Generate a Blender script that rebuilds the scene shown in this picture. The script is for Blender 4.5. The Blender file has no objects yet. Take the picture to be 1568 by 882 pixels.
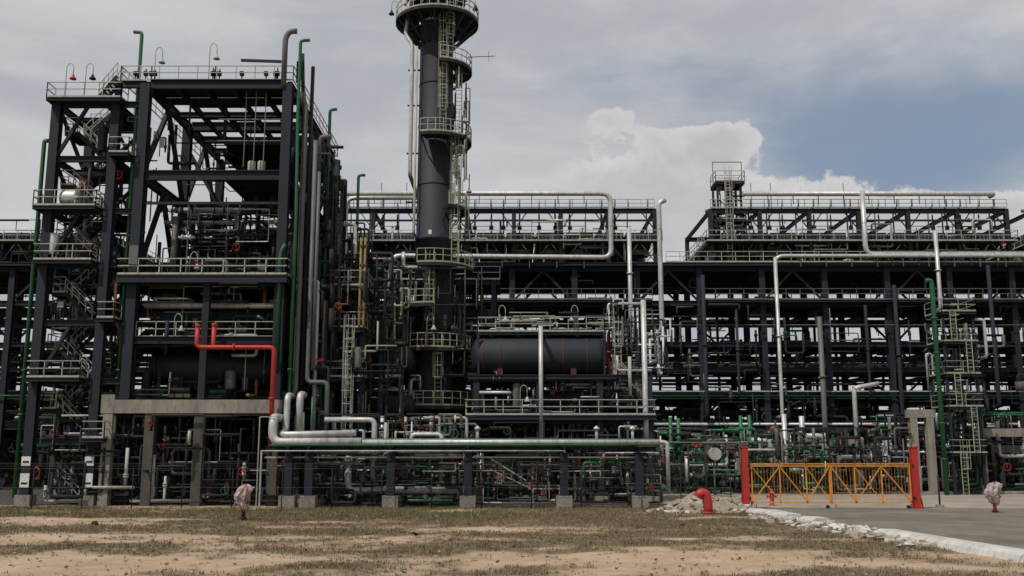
import bpy, math, random
import numpy as np
from mathutils import Vector, Matrix, noise
R = random.Random(7)
rad = math.radians

# ------------------------------------------------------------------ materials
def mat(name, base, rough=0.6, metal=0.0, var=0.35, scale=1.2, stain=None, stain_amt=0.0, bump=0.0, bscale=20, streak=True):
    m = bpy.data.materials.new(name); m.use_nodes = True
    nt = m.node_tree; N = nt.nodes; L = nt.links
    b = N['Principled BSDF']
    b.inputs['Roughness'].default_value = rough
    b.inputs['Metallic'].default_value = metal
    tc = N.new('ShaderNodeTexCoord')
    mp = N.new('ShaderNodeMapping')
    mp.inputs['Scale'].default_value = (1, 1, 0.3 if streak else 1)
    L.new(tc.outputs['Object'], mp.inputs['Vector'])
    n = N.new('ShaderNodeTexNoise'); n.inputs['Scale'].default_value = scale
    n.inputs['Detail'].default_value = 3; n.inputs['Roughness'].default_value = 0.65
    L.new(mp.outputs[0], n.inputs['Vector'])
    r = N.new('ShaderNodeValToRGB')
    r.color_ramp.elements[0].position = 0.3; r.color_ramp.elements[1].position = 0.7
    d = 1 - var
    r.color_ramp.elements[0].color = (base[0]*d, base[1]*d, base[2]*d, 1)
    r.color_ramp.elements[1].color = (*base, 1)
    L.new(n.outputs['Fac'], r.inputs[0])
    out = r.outputs[0]
    if stain:
        n2 = N.new('ShaderNodeTexNoise'); n2.inputs['Scale'].default_value = scale*2.3
        n2.inputs['Detail'].default_value = 4; n2.inputs['Roughness'].default_value = 0.75
        L.new(mp.outputs[0], n2.inputs['Vector'])
        mr = N.new('ShaderNodeMapRange'); mr.inputs[1].default_value = 0.50; mr.inputs[2].default_value = 0.70
        mr.inputs[4].default_value = stain_amt
        L.new(n2.outputs['Fac'], mr.inputs[0])
        mx = N.new('ShaderNodeMix'); mx.data_type = 'RGBA'
        L.new(mr.outputs[0], mx.inputs[0]); L.new(out, mx.inputs[6]); mx.inputs[7].default_value = (*stain, 1)
        out = mx.outputs[2]
    L.new(out, b.inputs['Base Color'])
    if bump > 0:
        n3 = N.new('ShaderNodeTexNoise'); n3.inputs['Scale'].default_value = bscale; n3.inputs['Detail'].default_value = 4
        L.new(tc.outputs['Object'], n3.inputs['Vector'])
        bp = N.new('ShaderNodeBump'); bp.inputs['Strength'].default_value = bump; bp.inputs['Distance'].default_value = 0.05
        L.new(n3.outputs['Fac'], bp.inputs['Height']); L.new(bp.outputs[0], b.inputs['Normal'])
    return m

M = {
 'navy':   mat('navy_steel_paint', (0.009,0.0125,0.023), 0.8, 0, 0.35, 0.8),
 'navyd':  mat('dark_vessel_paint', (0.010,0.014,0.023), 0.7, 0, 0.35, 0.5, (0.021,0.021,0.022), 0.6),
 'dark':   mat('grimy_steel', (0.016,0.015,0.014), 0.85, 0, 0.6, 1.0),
 'grey':   mat('galvanised_grey', (0.13,0.13,0.122), 0.6, 0.1, 0.45, 1.0, (0.065,0.05,0.038), 0.6),
 'silver': mat('aluminium_cladding', (0.58,0.58,0.57), 0.48, 0.3, 0.35, 1.6, (0.24,0.215,0.185), 0.75),
 'rail':   mat('galvanised_handrail', (0.42,0.42,0.37), 0.6, 0.0, 0.4, 2.0, (0.16,0.13,0.10), 0.5),
 'yrail':  mat('yellowed_handrail', (0.35,0.36,0.25), 0.65, 0, 0.35, 2.0, (0.12,0.10,0.07), 0.5),
 'green':  mat('green_pipe_paint', (0.010,0.13,0.045), 0.5, 0, 0.4, 1.0, (0.03,0.06,0.03), 0.5),
 'red':    mat('red_paint', (0.44,0.022,0.014), 0.55, 0, 0.3, 1.5, (0.17,0.035,0.025), 0.6),
 'orange': mat('orange_gate_paint', (0.75,0.30,0.02), 0.5, 0, 0.3, 3.0, (0.28,0.12,0.03), 0.6),
 'oxide':  mat('red_oxide_primer', (0.11,0.03,0.018), 0.8, 0, 0.5, 2.0),
 'yellow': mat('ochre_pipe_paint', (0.24,0.15,0.035), 0.6, 0, 0.4, 2.0),
 'white':  mat('white_paint', (0.72,0.72,0.70), 0.5, 0, 0.2, 2.0, (0.35,0.3,0.25), 0.4),
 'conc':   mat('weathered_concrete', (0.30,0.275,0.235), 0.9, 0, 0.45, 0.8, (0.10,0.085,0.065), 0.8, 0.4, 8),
 'concd':  mat('stained_concrete_painted_shade', (0.10,0.09,0.077), 0.9, 0, 0.5, 0.9, (0.04,0.034,0.03), 0.8, 0.4, 8),  # stained concrete again, with the shade below the structure put into its darker colour
 'rust':   mat('rusty_steel', (0.13,0.065,0.035), 0.85, 0, 0.5, 2.0),
 'plastic':mat('faded_plastic_wrap', (0.42,0.35,0.33), 0.4, 0, 0.45, 5.0, (0.34,0.09,0.075), 0.8, 0.8, 9),
 'kerb':   mat('white_kerb_concrete', (0.56,0.55,0.51), 0.85, 0, 0.3, 1.3, (0.24,0.20,0.16), 0.8, 0.4, 9),
 'stone':  mat('broken_concrete', (0.38,0.35,0.30), 0.95, 0, 0.5, 2.5, (0.16,0.13,0.09), 0.6, 0.5, 9),
 'soil':   mat('excavated_soil', (0.33,0.26,0.185), 0.95, 0, 0.4, 2.0, (0.20,0.15,0.105), 0.7, 0.8, 6),
}
MK = list(M.keys()); MI = {k:i for i,k in enumerate(MK)}

# ------------------------------------------------------------------ mesh parts
class Part:
    def __init__(s): s.v=[]; s.f=[]; s.m=[]; s.s=[]
    def add(s, vs, fs, m, smooth=False):
        o=len(s.v); s.v.extend(vs); k=MI[m]
        for i,f in enumerate(fs):
            s.f.append(tuple(a+o for a in f)); s.m.append(k)
            s.s.append(smooth if isinstance(smooth,bool) else smooth[i])
    def box(s, x0,x1,y0,y1,z0,z1, m):
        s.add([(x0,y0,z0),(x1,y0,z0),(x1,y1,z0),(x0,y1,z0),(x0,y0,z1),(x1,y0,z1),(x1,y1,z1),(x0,y1,z1)],
              [(0,3,2,1),(4,5,6,7),(0,1,5,4),(1,2,6,5),(2,3,7,6),(3,0,4,7)], m)
    def bar(s, p, q, w, h, m, ibeam=False, ref=None):
        p=Vector(p); q=Vector(q); d=(q-p)
        if d.length<1e-4: return
        d.normalize()
        up=Vector(ref) if ref else (Vector((0,0,1)) if abs(d.z)<0.9 else Vector((0,1,0)))
        a=d.cross(up).normalized(); b=a.cross(d)
        if ibeam:
            t=h*0.09; g=w*0.07
            pr=[(-w/2,-h/2),(w/2,-h/2),(w/2,-h/2+t),(g,-h/2+t),(g,h/2-t),(w/2,h/2-t),(w/2,h/2),(-w/2,h/2),(-w/2,h/2-t),(-g,h/2-t),(-g,-h/2+t),(-w/2,-h/2+t)]
        else:
            pr=[(-w/2,-h/2),(w/2,-h/2),(w/2,h/2),(-w/2,h/2)]
        n=len(pr)
        vs=[tuple(c+a*x+b*y) for c in (p,q) for x,y in pr]
        fs=[(i,(i+1)%n,n+(i+1)%n,n+i) for i in range(n)]
        if ibeam:
            for o in (0,n):
                fs+= [(o,o+1,o+2,o+11),(o+10,o+3,o+4,o+9),(o+8,o+5,o+6,o+7)]
        else: fs+=[(3,2,1,0),(4,5,6,7)]
        s.add(vs,fs,m)
    def rod(s,p,q,r,m,n=5): s.pipe([p,q],r,m,n=n)
    def pipe(s, pts, r, m, n=9, bend=None, caps=True, closed=False):
        P=[Vector(p) for p in pts]
        if bend is None: bend=r*2.2
        if len(P)>2 and not closed:
            out=[P[0]]
            for i in range(1,len(P)-1):
                a=P[i-1]-P[i]; b=P[i+1]-P[i]
                la,lb=a.length,b.length
                if la<1e-4 or lb<1e-4: continue
                a.normalize(); b.normalize()
                if a.dot(b)<-0.995: out.append(P[i]); continue
                t=min(bend,la*0.48,lb*0.48); seg=4
                p0=P[i]+a*t; p1=P[i]+b*t
                for k in range(seg+1):
                    u=k/seg
                    out.append(p0*(1-u)**2+P[i]*2*u*(1-u)+p1*u*u)
            out.append(P[-1]); P=out
        K=len(P)
        t0=(P[1]-P[0]).normalized()
        ref=Vector((0,0,1)) if abs(t0.z)<0.9 else Vector((1,0,0))
        a=t0.cross(ref).normalized()
        vs=[];
        for i in range(K):
            if closed: t=(P[(i+1)%K]-P[i-1]).normalized()
            elif i==0: t=t0
            elif i==K-1: t=(P[-1]-P[-2]).normalized()
            else: t=((P[i+1]-P[i]).normalized()+(P[i]-P[i-1]).normalized()).normalized()
            a=(a-t*a.dot(t)).normalized(); b=t.cross(a)
            for k in range(n):
                an=2*math.pi*k/n
                vs.append(tuple(P[i]+a*(r*math.cos(an))+b*(r*math.sin(an))))
        fs=[];sm=[]
        for i in range(K if closed else K-1):
            j=(i+1)%K
            for k in range(n):
                fs.append((i*n+k,i*n+(k+1)%n,j*n+(k+1)%n,j*n+k)); sm.append(True)
        if caps and not closed:
            fs.append(tuple(range(n-1,-1,-1))); sm.append(False)
            fs.append(tuple((K-1)*n+k for k in range(n))); sm.append(False)
        s.add(vs,fs,m,sm)
    def lathe(s, o, ax, prof, m, n=24):
        o=Vector(o); ax=Vector(ax).normalized()
        ref=Vector((0,0,1)) if abs(ax.z)<0.9 else Vector((1,0,0))
        a=ax.cross(ref).normalized(); b=ax.cross(a)
        vs=[tuple(o+ax*h+a*(r*math.cos(2*math.pi*k/n))+b*(r*math.sin(2*math.pi*k/n))) for h,r in prof for k in range(n)]
        fs=[(i*n+k,(i+1)*n+k,(i+1)*n+(k+1)%n,i*n+(k+1)%n) for i in range(len(prof)-1) for k in range(n)]
        s.add(vs,fs,m,True)
    def vessel(s, p, q, r, m, n=28):
        p=Vector(p); q=Vector(q); L=(q-p).length; d=r*0.5
        pr=[(-d*math.cos(a),max(r*math.sin(a),0.001)) for a in [i*math.pi/2/6 for i in range(7)]]
        pr+=[(L+d*math.sin(a),max(r*math.cos(a),0.001)) for a in [i*math.pi/2/6 for i in range(7)]]
        s.lathe(p,q-p,pr,m,n)
    def rail(s, pts, m='rail', h=1.1, closed=False, t=0.055):
        P=[Vector(p) for p in pts]
        if closed: P.append(P[0])
        for a,b in zip(P[:-1],P[1:]):
            L=(b-a).length
            if L<0.05: continue
            k=max(1,round(L/1.4))
            for i in range(k+1):
                c=a.lerp(b,i/k); s.bar(c,c+Vector((0,0,h)),t,t,m)
            for z in (h,h*0.55): s.bar(a+Vector((0,0,z)),b+Vector((0,0,z)),t,t,m)
            s.bar(a+Vector((0,0,0.07)),b+Vector((0,0,0.07)),0.02,0.13,m)
    def deck(s,x0,x1,y0,y1,z,m='dark',edge='navy',joist=True,eh=0.3):
        s.box(x0,x1,y0,y1,z-0.05,z,m)
        for y in (y0,y1): s.bar((x0,y,z-eh/2-0.053),(x1,y,z-eh/2-0.053),0.14,eh,edge,True)
        for x in (x0+.08,x1-.08): s.bar((x,y0+.1,z-eh/2-0.056),(x,y1-.1,z-eh/2-0.056),0.14,eh*.95,edge,True)
        if joist:
            k=int((y1-y0)/1.5)
            for i in range(1,k): 
                y=y0+(y1-y0)*i/k; s.bar((x0+.2,y,z-0.17),(x1-.2,y,z-0.17),0.1,0.2,edge)
    def stairs(s,p,q,w=0.9,m='rail',side=(0,1,0)):
        p=Vector(p); q=Vector(q); sd=Vector(side)*w/2
        for e in (-1,1):
            s.bar(p+sd*e,q+sd*e,0.06,0.25,'dark')
            for z in (1.0,0.5): s.bar(p+sd*e+Vector((0,0,z)),q+sd*e+Vector((0,0,z)),0.05,0.05,m)
            for i in range(5):
                c=p.lerp(q,i/4)+sd*e; s.bar(c,c+Vector((0,0,1)),0.05,0.05,m)
        k=int(abs(q.z-p.z)/0.22)
        for i in range(1,k):
            c=p.lerp(q,i/k)
            s.bar(c-sd,c+sd,0.25,0.03,'grey')
    def ladder(s,x,y,z0,z1,m='yrail',cage=True,out=(0,-1,0)):
        o=Vector(out); sd=Vector((o.y,-o.x,0))*0.24
        c=Vector((x,y,0))
        for e in (-1,1): s.bar(c+sd*e+Vector((0,0,z0)),c+sd*e+Vector((0,0,z1)),0.06,0.05,m)
        z=z0+0.2
        while z<z1: s.bar(c-sd+Vector((0,0,z)),c+sd+Vector((0,0,z)),0.03,0.03,m); z+=0.32
        if cage:
            cc=c+o*0.38; pts=lambda z:[cc+Vector((math.cos(a)*0.38,math.sin(a)*0.38,z)) for a in [i*math.pi/4 for i in range(8)]]
            z=z0+2.2
            while z<z1+1: 
                P=pts(z)
                for i in range(8): s.bar(P[i],P[(i+1)%8],0.02,0.05,m)
                z+=0.9
            if z1-z0>3:
                A=pts(z0+2.2);B=pts(z1+1)
                for i in range(4,9): s.bar(A[i%8],B[i%8],0.03,0.015,m)
    def flange(s,p,ax,r,m):
        p=Vector(p); ax=Vector(ax).normalized()
        s.lathe(p-ax*0.05,ax,[(0,r),(0,r*1.6),(0.1,r*1.6),(0.1,r)],m,10)
    def valve(s,p,ax,r,m='grey',wheel='red'):
        p=Vector(p); a=Vector(ax).normalized()
        s.lathe(p-a*r*2.5,a,[(0,r),(0,r*1.7),(r*.6,r*1.7),(r*.6,r*1.1),(r*2.5,r*1.5),(r*4.4,r*1.1),(r*4.4,r*1.7),(r*5,r*1.7),(r*5,r)],m,10)
        u=Vector((0,-1,0)) if abs(a.z)>0.7 else Vector((0,-0.5,0.86))
        q=p+u*r*5; s.rod(p,q,r*0.5,m,6)
        b=a; c=u.cross(b).normalized()
        s.pipe([q+(b*math.cos(t)+c*math.sin(t))*r*2.1 for t in [i*math.pi/5 for i in range(10)]],r*0.22,wheel,n=4,closed=True)
        s.rod(q-b*r*2.1,q+b*r*2.1,r*.15,wheel,4)
    def disc_platform(s,cx,cy,ri,ro,z,a0=0,a1=360,m='yrail'):
        k=max(6,int((a1-a0)/12)); A=[rad(a0+(a1-a0)*i/k) for i in range(k+1)]
        for zz,fl in ((z,1),(z-0.12,-1)):
            vs=[(cx+r*math.cos(a),cy+r*math.sin(a),zz) for a in A for r in (ri,ro)]
            s.add(vs,[((2*i,2*i+1,2*i+3,2*i+2) if fl>0 else (2*i,2*i+2,2*i+3,2*i+1)) for i in range(k)],'dark')
        O=[Vector((cx+ro*math.cos(a),cy+ro*math.sin(a),z)) for a in A]
        for i in range(k): 
            s.bar(O[i]-Vector((0,0,.1)),O[i+1]-Vector((0,0,.1)),0.06,0.26,'dark')
            for h in (1.1,0.6): s.bar(O[i]+Vector((0,0,h)),O[i+1]+Vector((0,0,h)),0.055,0.055,m)
            s.bar(O[i]+Vector((0,0,.1)),O[i+1]+Vector((0,0,.1)),0.02,0.12,m)
        for i in range(k+1):
            s.bar(O[i],O[i]+Vector((0,0,1.1)),0.055,0.055,m)
            if i%2==0:
                c=Vector((cx+ri*math.cos(A[i]),cy+ri*math.sin(A[i]),z-0.12)); e=Vector((cx+ro*.97*math.cos(A[i]),cy+ro*.97*math.sin(A[i]),z-0.13))
                s.bar(c,e,0.08,0.15,'navy'); s.bar(c-Vector((0,0,min(1.3,(ro-ri)))),e,0.08,0.08,'navy')
    def jungle(s,x0,x1,y0,y1,z0,z1,n,mats,rmin=0.04,rmax=0.16,vz=0.45):
        B=((x0,x1),(y0,y1),(z0,z1))
        for _ in range(n):
            m=R.choice(mats); r=rmin+(rmax-rmin)*R.random()**2
            p=[R.uniform(*b) for b in B]; pts=[tuple(p)]; last=-1
            for k in range(R.randint(1,4)):
                ax=R.choices((0,1,2),(0.42,0.13,vz))[0]
                if ax==last: ax=2 if last==0 else 0
                last=ax; L=B[ax][1]-B[ax][0]
                q=p[ax]+R.choice((-1,1))*R.uniform(0.15,0.6)*min(L,6)
                q=min(max(q,B[ax][0]),B[ax][1])
                if abs(q-p[ax])<4*r: continue
                p=list(p); p[ax]=q; pts.append(tuple(p))
            if len(pts)<2: continue
            s.pipe(pts,r,m,n=7)
            a,b=Vector(pts[0]),Vector(pts[1]); d=b-a
            u=R.random()
            if r>0.05 and d.length>1:
                if u<0.35: s.valve(a.lerp(b,0.5),d,r,m,R.choice(['dark','dark','red','grey','green']))
                elif u<0.8: s.flange(a.lerp(b,0.3),d,r,m); s.flange(a.lerp(b,0.3)+d.normalized()*0.14,d,r,m)
    def clutter(s,x0,x1,y0,y1,z,n):
        for _ in range(n):
            x=R.uniform(x0,x1); y=R.uniform(y0,y1); k=R.random()
            if k<0.35:
                L=R.uniform(.7,1.4); r=R.uniform(.18,.35); c=R.choice(['grey','green','navyd','silver','dark','dark','navy'])
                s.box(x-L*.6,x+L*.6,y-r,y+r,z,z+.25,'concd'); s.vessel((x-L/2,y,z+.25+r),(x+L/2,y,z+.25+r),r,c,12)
                s.rod((x,y,z+.25+r),(x,y,z+1.6),r*.3,c,7); s.flange((x,y,z+1.5),(0,0,1),r*.3,c)
            elif k<0.6:
                h=R.uniform(.9,1.5); s.rod((x,y,z),(x,y,z+h),.04,'grey',5); w=R.uniform(.12,.25)
                s.box(x-w,x+w,y-.08,y+.08,z+h-.2,z+h+w,R.choice(['grey','rail','navy','dark','grey']))
            elif k<0.85:
                h=R.uniform(1.2,2.4); r=R.uniform(.18,.38); c=R.choice(['grey','navyd','grey','dark','dark'])
                s.vessel((x,y,z+.5+r*.5),(x,y,z+h),r,c,14)
                for t in range(3): s.rod((x+r*.8*math.cos(t*2.1),y+r*.8*math.sin(t*2.1),z),(x+r*.8*math.cos(t*2.1),y+r*.8*math.sin(t*2.1),z+.9),.04,'dark',4)
            else:
                s.box(x-.3,x+.3,y-.3,y+.3,z,z+.4,'concd'); s.rod((x,y,z+.4),(x,y,z+2.2),.08,'grey',6); s.valve((x,y,z+1.2),(0,0,1),.1)
    def lamp(s,x,y,z,h=2.0,d=1,shade='dark',drop=0.7):
        s.pipe([(x,y,z),(x,y,z+h),(x+d*.25,y,z+h+.28),(x+d*.5,y,z+h),(x+d*.5,y,z+h-drop)],0.03,'rail',n=5,bend=.25)
        s.lathe((x+d*.5,y,z+h-drop-.3),(0,0,1),[(0,.0),(0,.24),(.08,.22),(.2,.12),(.36,.07),(.38,0)],shade,10)

def mesh_obj(name, part, parent=None):
    me=bpy.data.meshes.new(name); me.from_pydata(part.v,[],part.f)
    used=sorted(set(part.m)); rm={u:i for i,u in enumerate(used)}
    for u in used: me.materials.append(M[MK[u]])
    me.polygons.foreach_set('material_index',[rm[k] for k in part.m])
    me.polygons.foreach_set('use_smooth',part.s); me.update()
    o=bpy.data.objects.new(name,me); bpy.context.scene.collection.objects.link(o)
    if parent: o.parent=parent
    return o
class Group:
    def __init__(s,name): s.name=name; s.p={}
    def __getitem__(s,k):
        if k not in s.p: s.p[k]=Part()
        return s.p[k]
    def done(s):
        if len(s.p)==1:
            return mesh_obj(s.name,list(s.p.values())[0])
        e=bpy.data.objects.new(s.name,None); bpy.context.scene.collection.objects.link(e)
        for k,p in s.p.items(): mesh_obj(k,p,e)
        return e
def single(name,fn):
    p=Part(); fn(p); return mesh_obj(name,p)

# =================================================================== PROCESS STRUCTURE (left, steel)
A=Group('steel_process_structure'); fr=A['frame']; rl=A['handrails']; eq=A['equipment']; pp=A['piping']; dk=A['decks']
XA,XB,XC,XD=-32.2,-28.0,-26.0,-15.9
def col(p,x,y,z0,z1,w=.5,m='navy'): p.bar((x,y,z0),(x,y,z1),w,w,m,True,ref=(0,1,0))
for x in (XA,XB):
    for y in (66,71.5): col(fr,x,y,.7,28.1,.62)
levA=[4.4,8.4,12.4,16.4,20.2,24.0,28.0]
for i,z in enumerate(levA):
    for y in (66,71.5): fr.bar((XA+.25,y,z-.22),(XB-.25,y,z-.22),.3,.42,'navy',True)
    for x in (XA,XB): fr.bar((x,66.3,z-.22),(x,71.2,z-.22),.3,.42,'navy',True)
    fr.bar((XB+.3,66,z-.2),(XC-.3,66,z-.2),.3,.4,'navy',True)
for i in range(6):
    z0,z1=levA[i],levA[i+1]; xm=(XA+XB)/2
    if i in (5,3,1):
        fr.bar((XA+.2,66,z0),(xm,66,z1-.4),.22,.22,'navy'); 
    if i in (5,4,2): fr.bar((XB,66.2,z0),(XB,71.3,z1-.3),.22,.22,'navy'); fr.bar((XA,66.2,z1-.3),(XA,71.3,z0),.22,.22,'navy')
    fr.bar((XA+.2,71.5,z0),(xm,71.5,z1-.4),.2,.2,'navy'); fr.bar((XB-.2,71.5,z0),(xm,71.5,z1-.4),.2,.2,'navy')
    zm=(z0+z1)/2
    rl.stairs((-29.0,67.2,z0),(-31.0,67.2,zm)); rl.stairs((-31.0,68.4,zm),(-29.0,68.4,z1))
    dk.deck(-31.9,-31.0,66.7,69,zm,joist=False,eh=.2); rl.rail([(-31.9,66.7,zm),(-31.9,69,zm)])
    rl.rail([(-31.0,66.7,zm),(-31.9,66.7,zm)])
for z in levA:
    dk.deck(-29.0,-28.3,66.4,71.2,z,joist=False,eh=.2); dk.deck(-32,-29.0,69.2,71.2,z,joist=False,eh=.2)
rl.stairs((-29.0,67.2,0.1),(-31.0,67.2,2.2)); rl.stairs((-31.0,68.4,2.2),(-29.0,68.4,4.4))
for z,x0,x1 in ((20.2,-32.9,-28.6),(16.4,-32.6,-28.6),(8.4,-32.4,-28.8),(12.4,-28,-26.8),(28.0,-32.6,-27.4),(24,-28,-26.6),(4.4,-28.4,-26.9)):
    dk.deck(x0,x1,65.0,66.4,z,joist=False,eh=.22); rl.rail([(x0,66.3,z),(x0,65.05,z),(x1,65.05,z),(x1,66.3,z)])
rl.rail([(-32.3,71.5,28),(-28,71.5,28),(-28,69,28)])
eq.vessel((-31.5,66.8,21.1),(-30.7,66.8,21.1),.7,'silver'); eq.vessel((-31.9,66.2,17.1),(-31.9,66.2,18.3),.45,'white'); eq.vessel((-30.6,68,17),(-30.6,68,18.8),.5,'grey')
for z,n in ((20.2,8),(16.4,9),(12.4,8),(8.4,9),(24,4)): eq.clutter(-32,-28.5,66.4,71,z,n)
pp.jungle(-32,-28,67,71.5,.5,24,130,['dark','navy','grey','silver','navy','dark'],.04,.15,.7)
pp.jungle(-28,-26,66.3,72,.5,27,60,['dark','navy','grey','navy','dark'],.04,.15,1.2)
YR=(66,75,84)
for y in YR:
    for x in (XC,XD):
        col(fr,x,y,7.0,29.3,.66)
    col(fr,-20.9,y,7.0,15.1,.45)
for z,h in ((29.3,.7),(22.6,.7),(15.1,.7),(11.0,.5)):
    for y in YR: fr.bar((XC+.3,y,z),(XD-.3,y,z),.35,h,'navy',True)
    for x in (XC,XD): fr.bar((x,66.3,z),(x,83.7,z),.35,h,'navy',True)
for y in YR[1:]: fr.bar((XC+.3,y,18.9),(XD-.3,y,18.9),.3,.4,'navy',True)
fr.bar((XC+.3,66,20.6),(XD-.3,66,20.6),.14,.18,'navy')
fr.bar((XB,66,29.3),(XC,66,29.3),.3,.5,'navy',True)
col(fr,XB,66.05,28.1,29.5,.4)
for x in (XC,XD):
    for y0 in (66,75):
        fr.bar((x,y0+.3,22.9),(x,y0+4.5,29),.3,.3,'navy'); fr.bar((x,y0+8.7,22.9),(x,y0+4.5,29),.3,.3,'navy')
        fr.bar((x,y0+.3,15.4),(x,y0+4.5,22.3),.3,.3,'navy'); fr.bar((x,y0+8.7,15.4),(x,y0+4.5,22.3),.3,.3,'navy')
for y in (84,): 
    fr.bar((XC+.3,y,22.9),(-21,y,29),.26,.26,'navy'); fr.bar((XD-.3,y,22.9),(-21,y,29),.26,.26,'navy')
    fr.bar((XC+.3,y,15.5),(-21,y,22.3),.26,.26,'navy'); fr.bar((XD-.3,y,15.5),(-21,y,22.3),.26,.26,'navy')
fr.bar((-23.2,75,22.8),(XC+.3,75,27.0),.3,.3,'navy')
for x in (-24,-22,-20,-18): fr.bar((x,66.2,29.25),(x,83.8,29.25),.25,.4,'navy',True)
for y in (69,72,78,81): fr.bar((XC+.2,y,29.2),(XD-.2,y,29.2),.25,.4,'navy',True)
for iy in range(6):
    y=66.2+iy*3.0
    for x in (-26,-24,-22,-20,-18):
        dk.box(x+.06,x+1.96,y,y+(2.9 if iy==0 else R.choice((1.5,1.8,2.1))),29.5,29.53,'dark')
rl.rail([(XD+.3,66,29.6),(-27.9,66,29.6),(-27.9,84,29.6)]); rl.rail([(XD+.3,66,29.6),(XD+.3,84,29.6),(-27.9,84,29.6)])
rl.stairs((-29.0,65.6,28.0),(-27.8,65.6,29.6))
for _ in range(16):
    x=R.uniform(-27,-16.5); pp.rod((x,66.3,29.6),(x,66.3,29.6+R.uniform(.5,1.2)),.05,'dark',5); pp.box(x-.15,x+.12,66.2,66.45,30.1,30.4,'dark')
pp.bar((-19.5,66.4,31.3),(-16.6,66.4,31.2),.15,.18,'navy'); pp.bar((-15.4,66.4,29.6),(-15.4,66.4,31.2),.15,.15,'navy')
dk.deck(-21.5,-16.4,70,80,26.6,eh=.4); dk.deck(-23.4,-16.4,76,83,27.6,eh=.4)
for y in (70,75,80): fr.bar((-21.5,y,26.4),(-21.5,y,29),.2,.2,'navy')
for x in (-25,-23.5): fr.bar((x,68,29),(x,68,26.6),.12,.12,'dark')
for x in (-19.0,-18.3,-17.6): pp.bar((x,66.5,23.4),(x,66.5,29),.06,.06,'grey')
for z in (25.4,27.0): pp.bar((-21,66.8,z),(-16.3,66.8,z),.06,.08,'grey')
eq.vessel((-18.6,67.2,23.3),(-18.6,67.2,23.9),.28,'rail',12); eq.vessel((-17.9,67.2,23.3),(-17.9,67.2,23.9),.28,'rail',12)
dk.deck(-20.5,-16.3,66.6,74,22.9); dk.deck(-25.7,-16.3,75.4,83.6,20.2); rl.rail([(-25.7,75.4,20.2),(-16.3,75.4,20.2)])
dk.deck(XC-.9,XD+.6,65.2,84,15.4,eh=.5)
rl.rail([(XC-.9,66.5,15.4),(XC-.9,65.2,15.4),(XD+.6,65.2,15.4),(XD+.6,67,15.4)],t=.07)
rl.rail([(-24,72,15.4),(-18,72,15.4),(-18,80,15.4)])
dk.deck(XC,XD,66.4,84,11.2); rl.rail([(XC+.3,66.2,11.2),(XD-.3,66.2,11.2)],'rail')
eq.clutter(XC+.5,XD-.5,66.8,82,15.4,50); eq.clutter(XC+.5,XD-.5,66.8,75,11.2,30); eq.clutter(XC+.5,XD-.5,66.8,75,7.2,30); eq.clutter(XC+.5,XD-.5,76,83,20.2,18)
for (x0,x1,y,z,r,c) in ((-25.3,-17,69,13.0,.9,'navyd'),(-25,-18,74,13.4,1.0,'dark'),(-25,-17,68.8,9.4,1.1,'navyd'),(-25,-17,75,9.2,1.2,'dark'),(-24.5,-17.5,77,17.2,1.1,'grey'),(-24,-18,82,17.6,1.3,'dark'),(-25,-17,81,12.7,1.3,'dark'),(-25,-17,81.5,9.0,1.5,'dark')):
    eq.vessel((x0,y,z),(x1,y,z),r,c)
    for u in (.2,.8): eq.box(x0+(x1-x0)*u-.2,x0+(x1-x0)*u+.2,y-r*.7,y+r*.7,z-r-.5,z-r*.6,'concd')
    for u in (.02,.98): eq.lathe((x0+(x1-x0)*u-.08,y,z),(1,0,0),[(0,r),(0,r*1.12),(.16,r*1.12),(.16,r)],c,24)
mx=['dark','navy','grey','navy','dark','rail','silver','dark']
pp.jungle(XC+.3,XD-.3,66.6,83,15.6,22,190,mx,.04,.17,.6)
pp.jungle(XC+.3,XD-.3,70,83,22.8,28.8,34,['dark','navy','grey','dark'],.04,.12,.6)
pp.jungle(XC+.3,XD-.3,66.0,82,7.3,15,330,mx+['green','yellow','dark','dark','navy'],.04,.17,.5)
pp.pipe([(-25.6,67.2,13.55),(-16.2,67.2,13.55),(-16.2,67.2,9)],.2,'silver'); pp.pipe([(-23.9,67.5,20.0),(-23.9,67.5,15.6)],.22,'grey')
pp.pipe([(-25.6,72,21.6),(-16.5,72,21.6),(-16.5,72,16)],.22,'silver'); pp.pipe([(-16.2,70,20.2),(-25.6,70,20.2),(-25.6,74,20.2)],.13,'rail')
pp.pipe([(-27.1,65.8,15),(-27.1,65.8,12.6),(-26.6,65.8,11.5)],.1,'oxide')
cf=A['concrete_portal']
for y in YR:
    for x in (-27.0,-26.0+1.8,-20.9,XD): cf.box(x-.32,x+.32,y-.32,y+.32,0,6.05,'conc' if x<-26.5 else 'concd')  # inner pillars take the concrete whose colour has shade painted in
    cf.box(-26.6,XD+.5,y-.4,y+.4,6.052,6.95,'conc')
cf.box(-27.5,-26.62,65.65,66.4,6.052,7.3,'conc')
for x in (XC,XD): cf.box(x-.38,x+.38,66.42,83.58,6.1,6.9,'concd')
dk.box(XC+.4,XD-.4,66.42,83.5,6.9,7.02,'dark')
for x in (XA,XB):
    for y in (66,71.5): cf.box(x-.5,x+.5,y-.5,y+.5,0,.7,'conc')
sg=A['sign_plates']
for x,z in ((XA,1.2),(XB,1.2),(XA,2.6),(XB,2.6)): sg.box(x-.3,x+.3,65.64,65.66,z,z+.9 if z<2 else z+.6,'white'); sg.box(x-.2,x+.2,65.62,65.637,z+.2,z+.32,'navy')
sg.box(-26.1,-25.5,65.1,65.13,16.1,17.4,'grey'); sg.box(-24.7,-24.35,65.6,65.62,24.5,25.2,'grey')
A.done()
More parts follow.
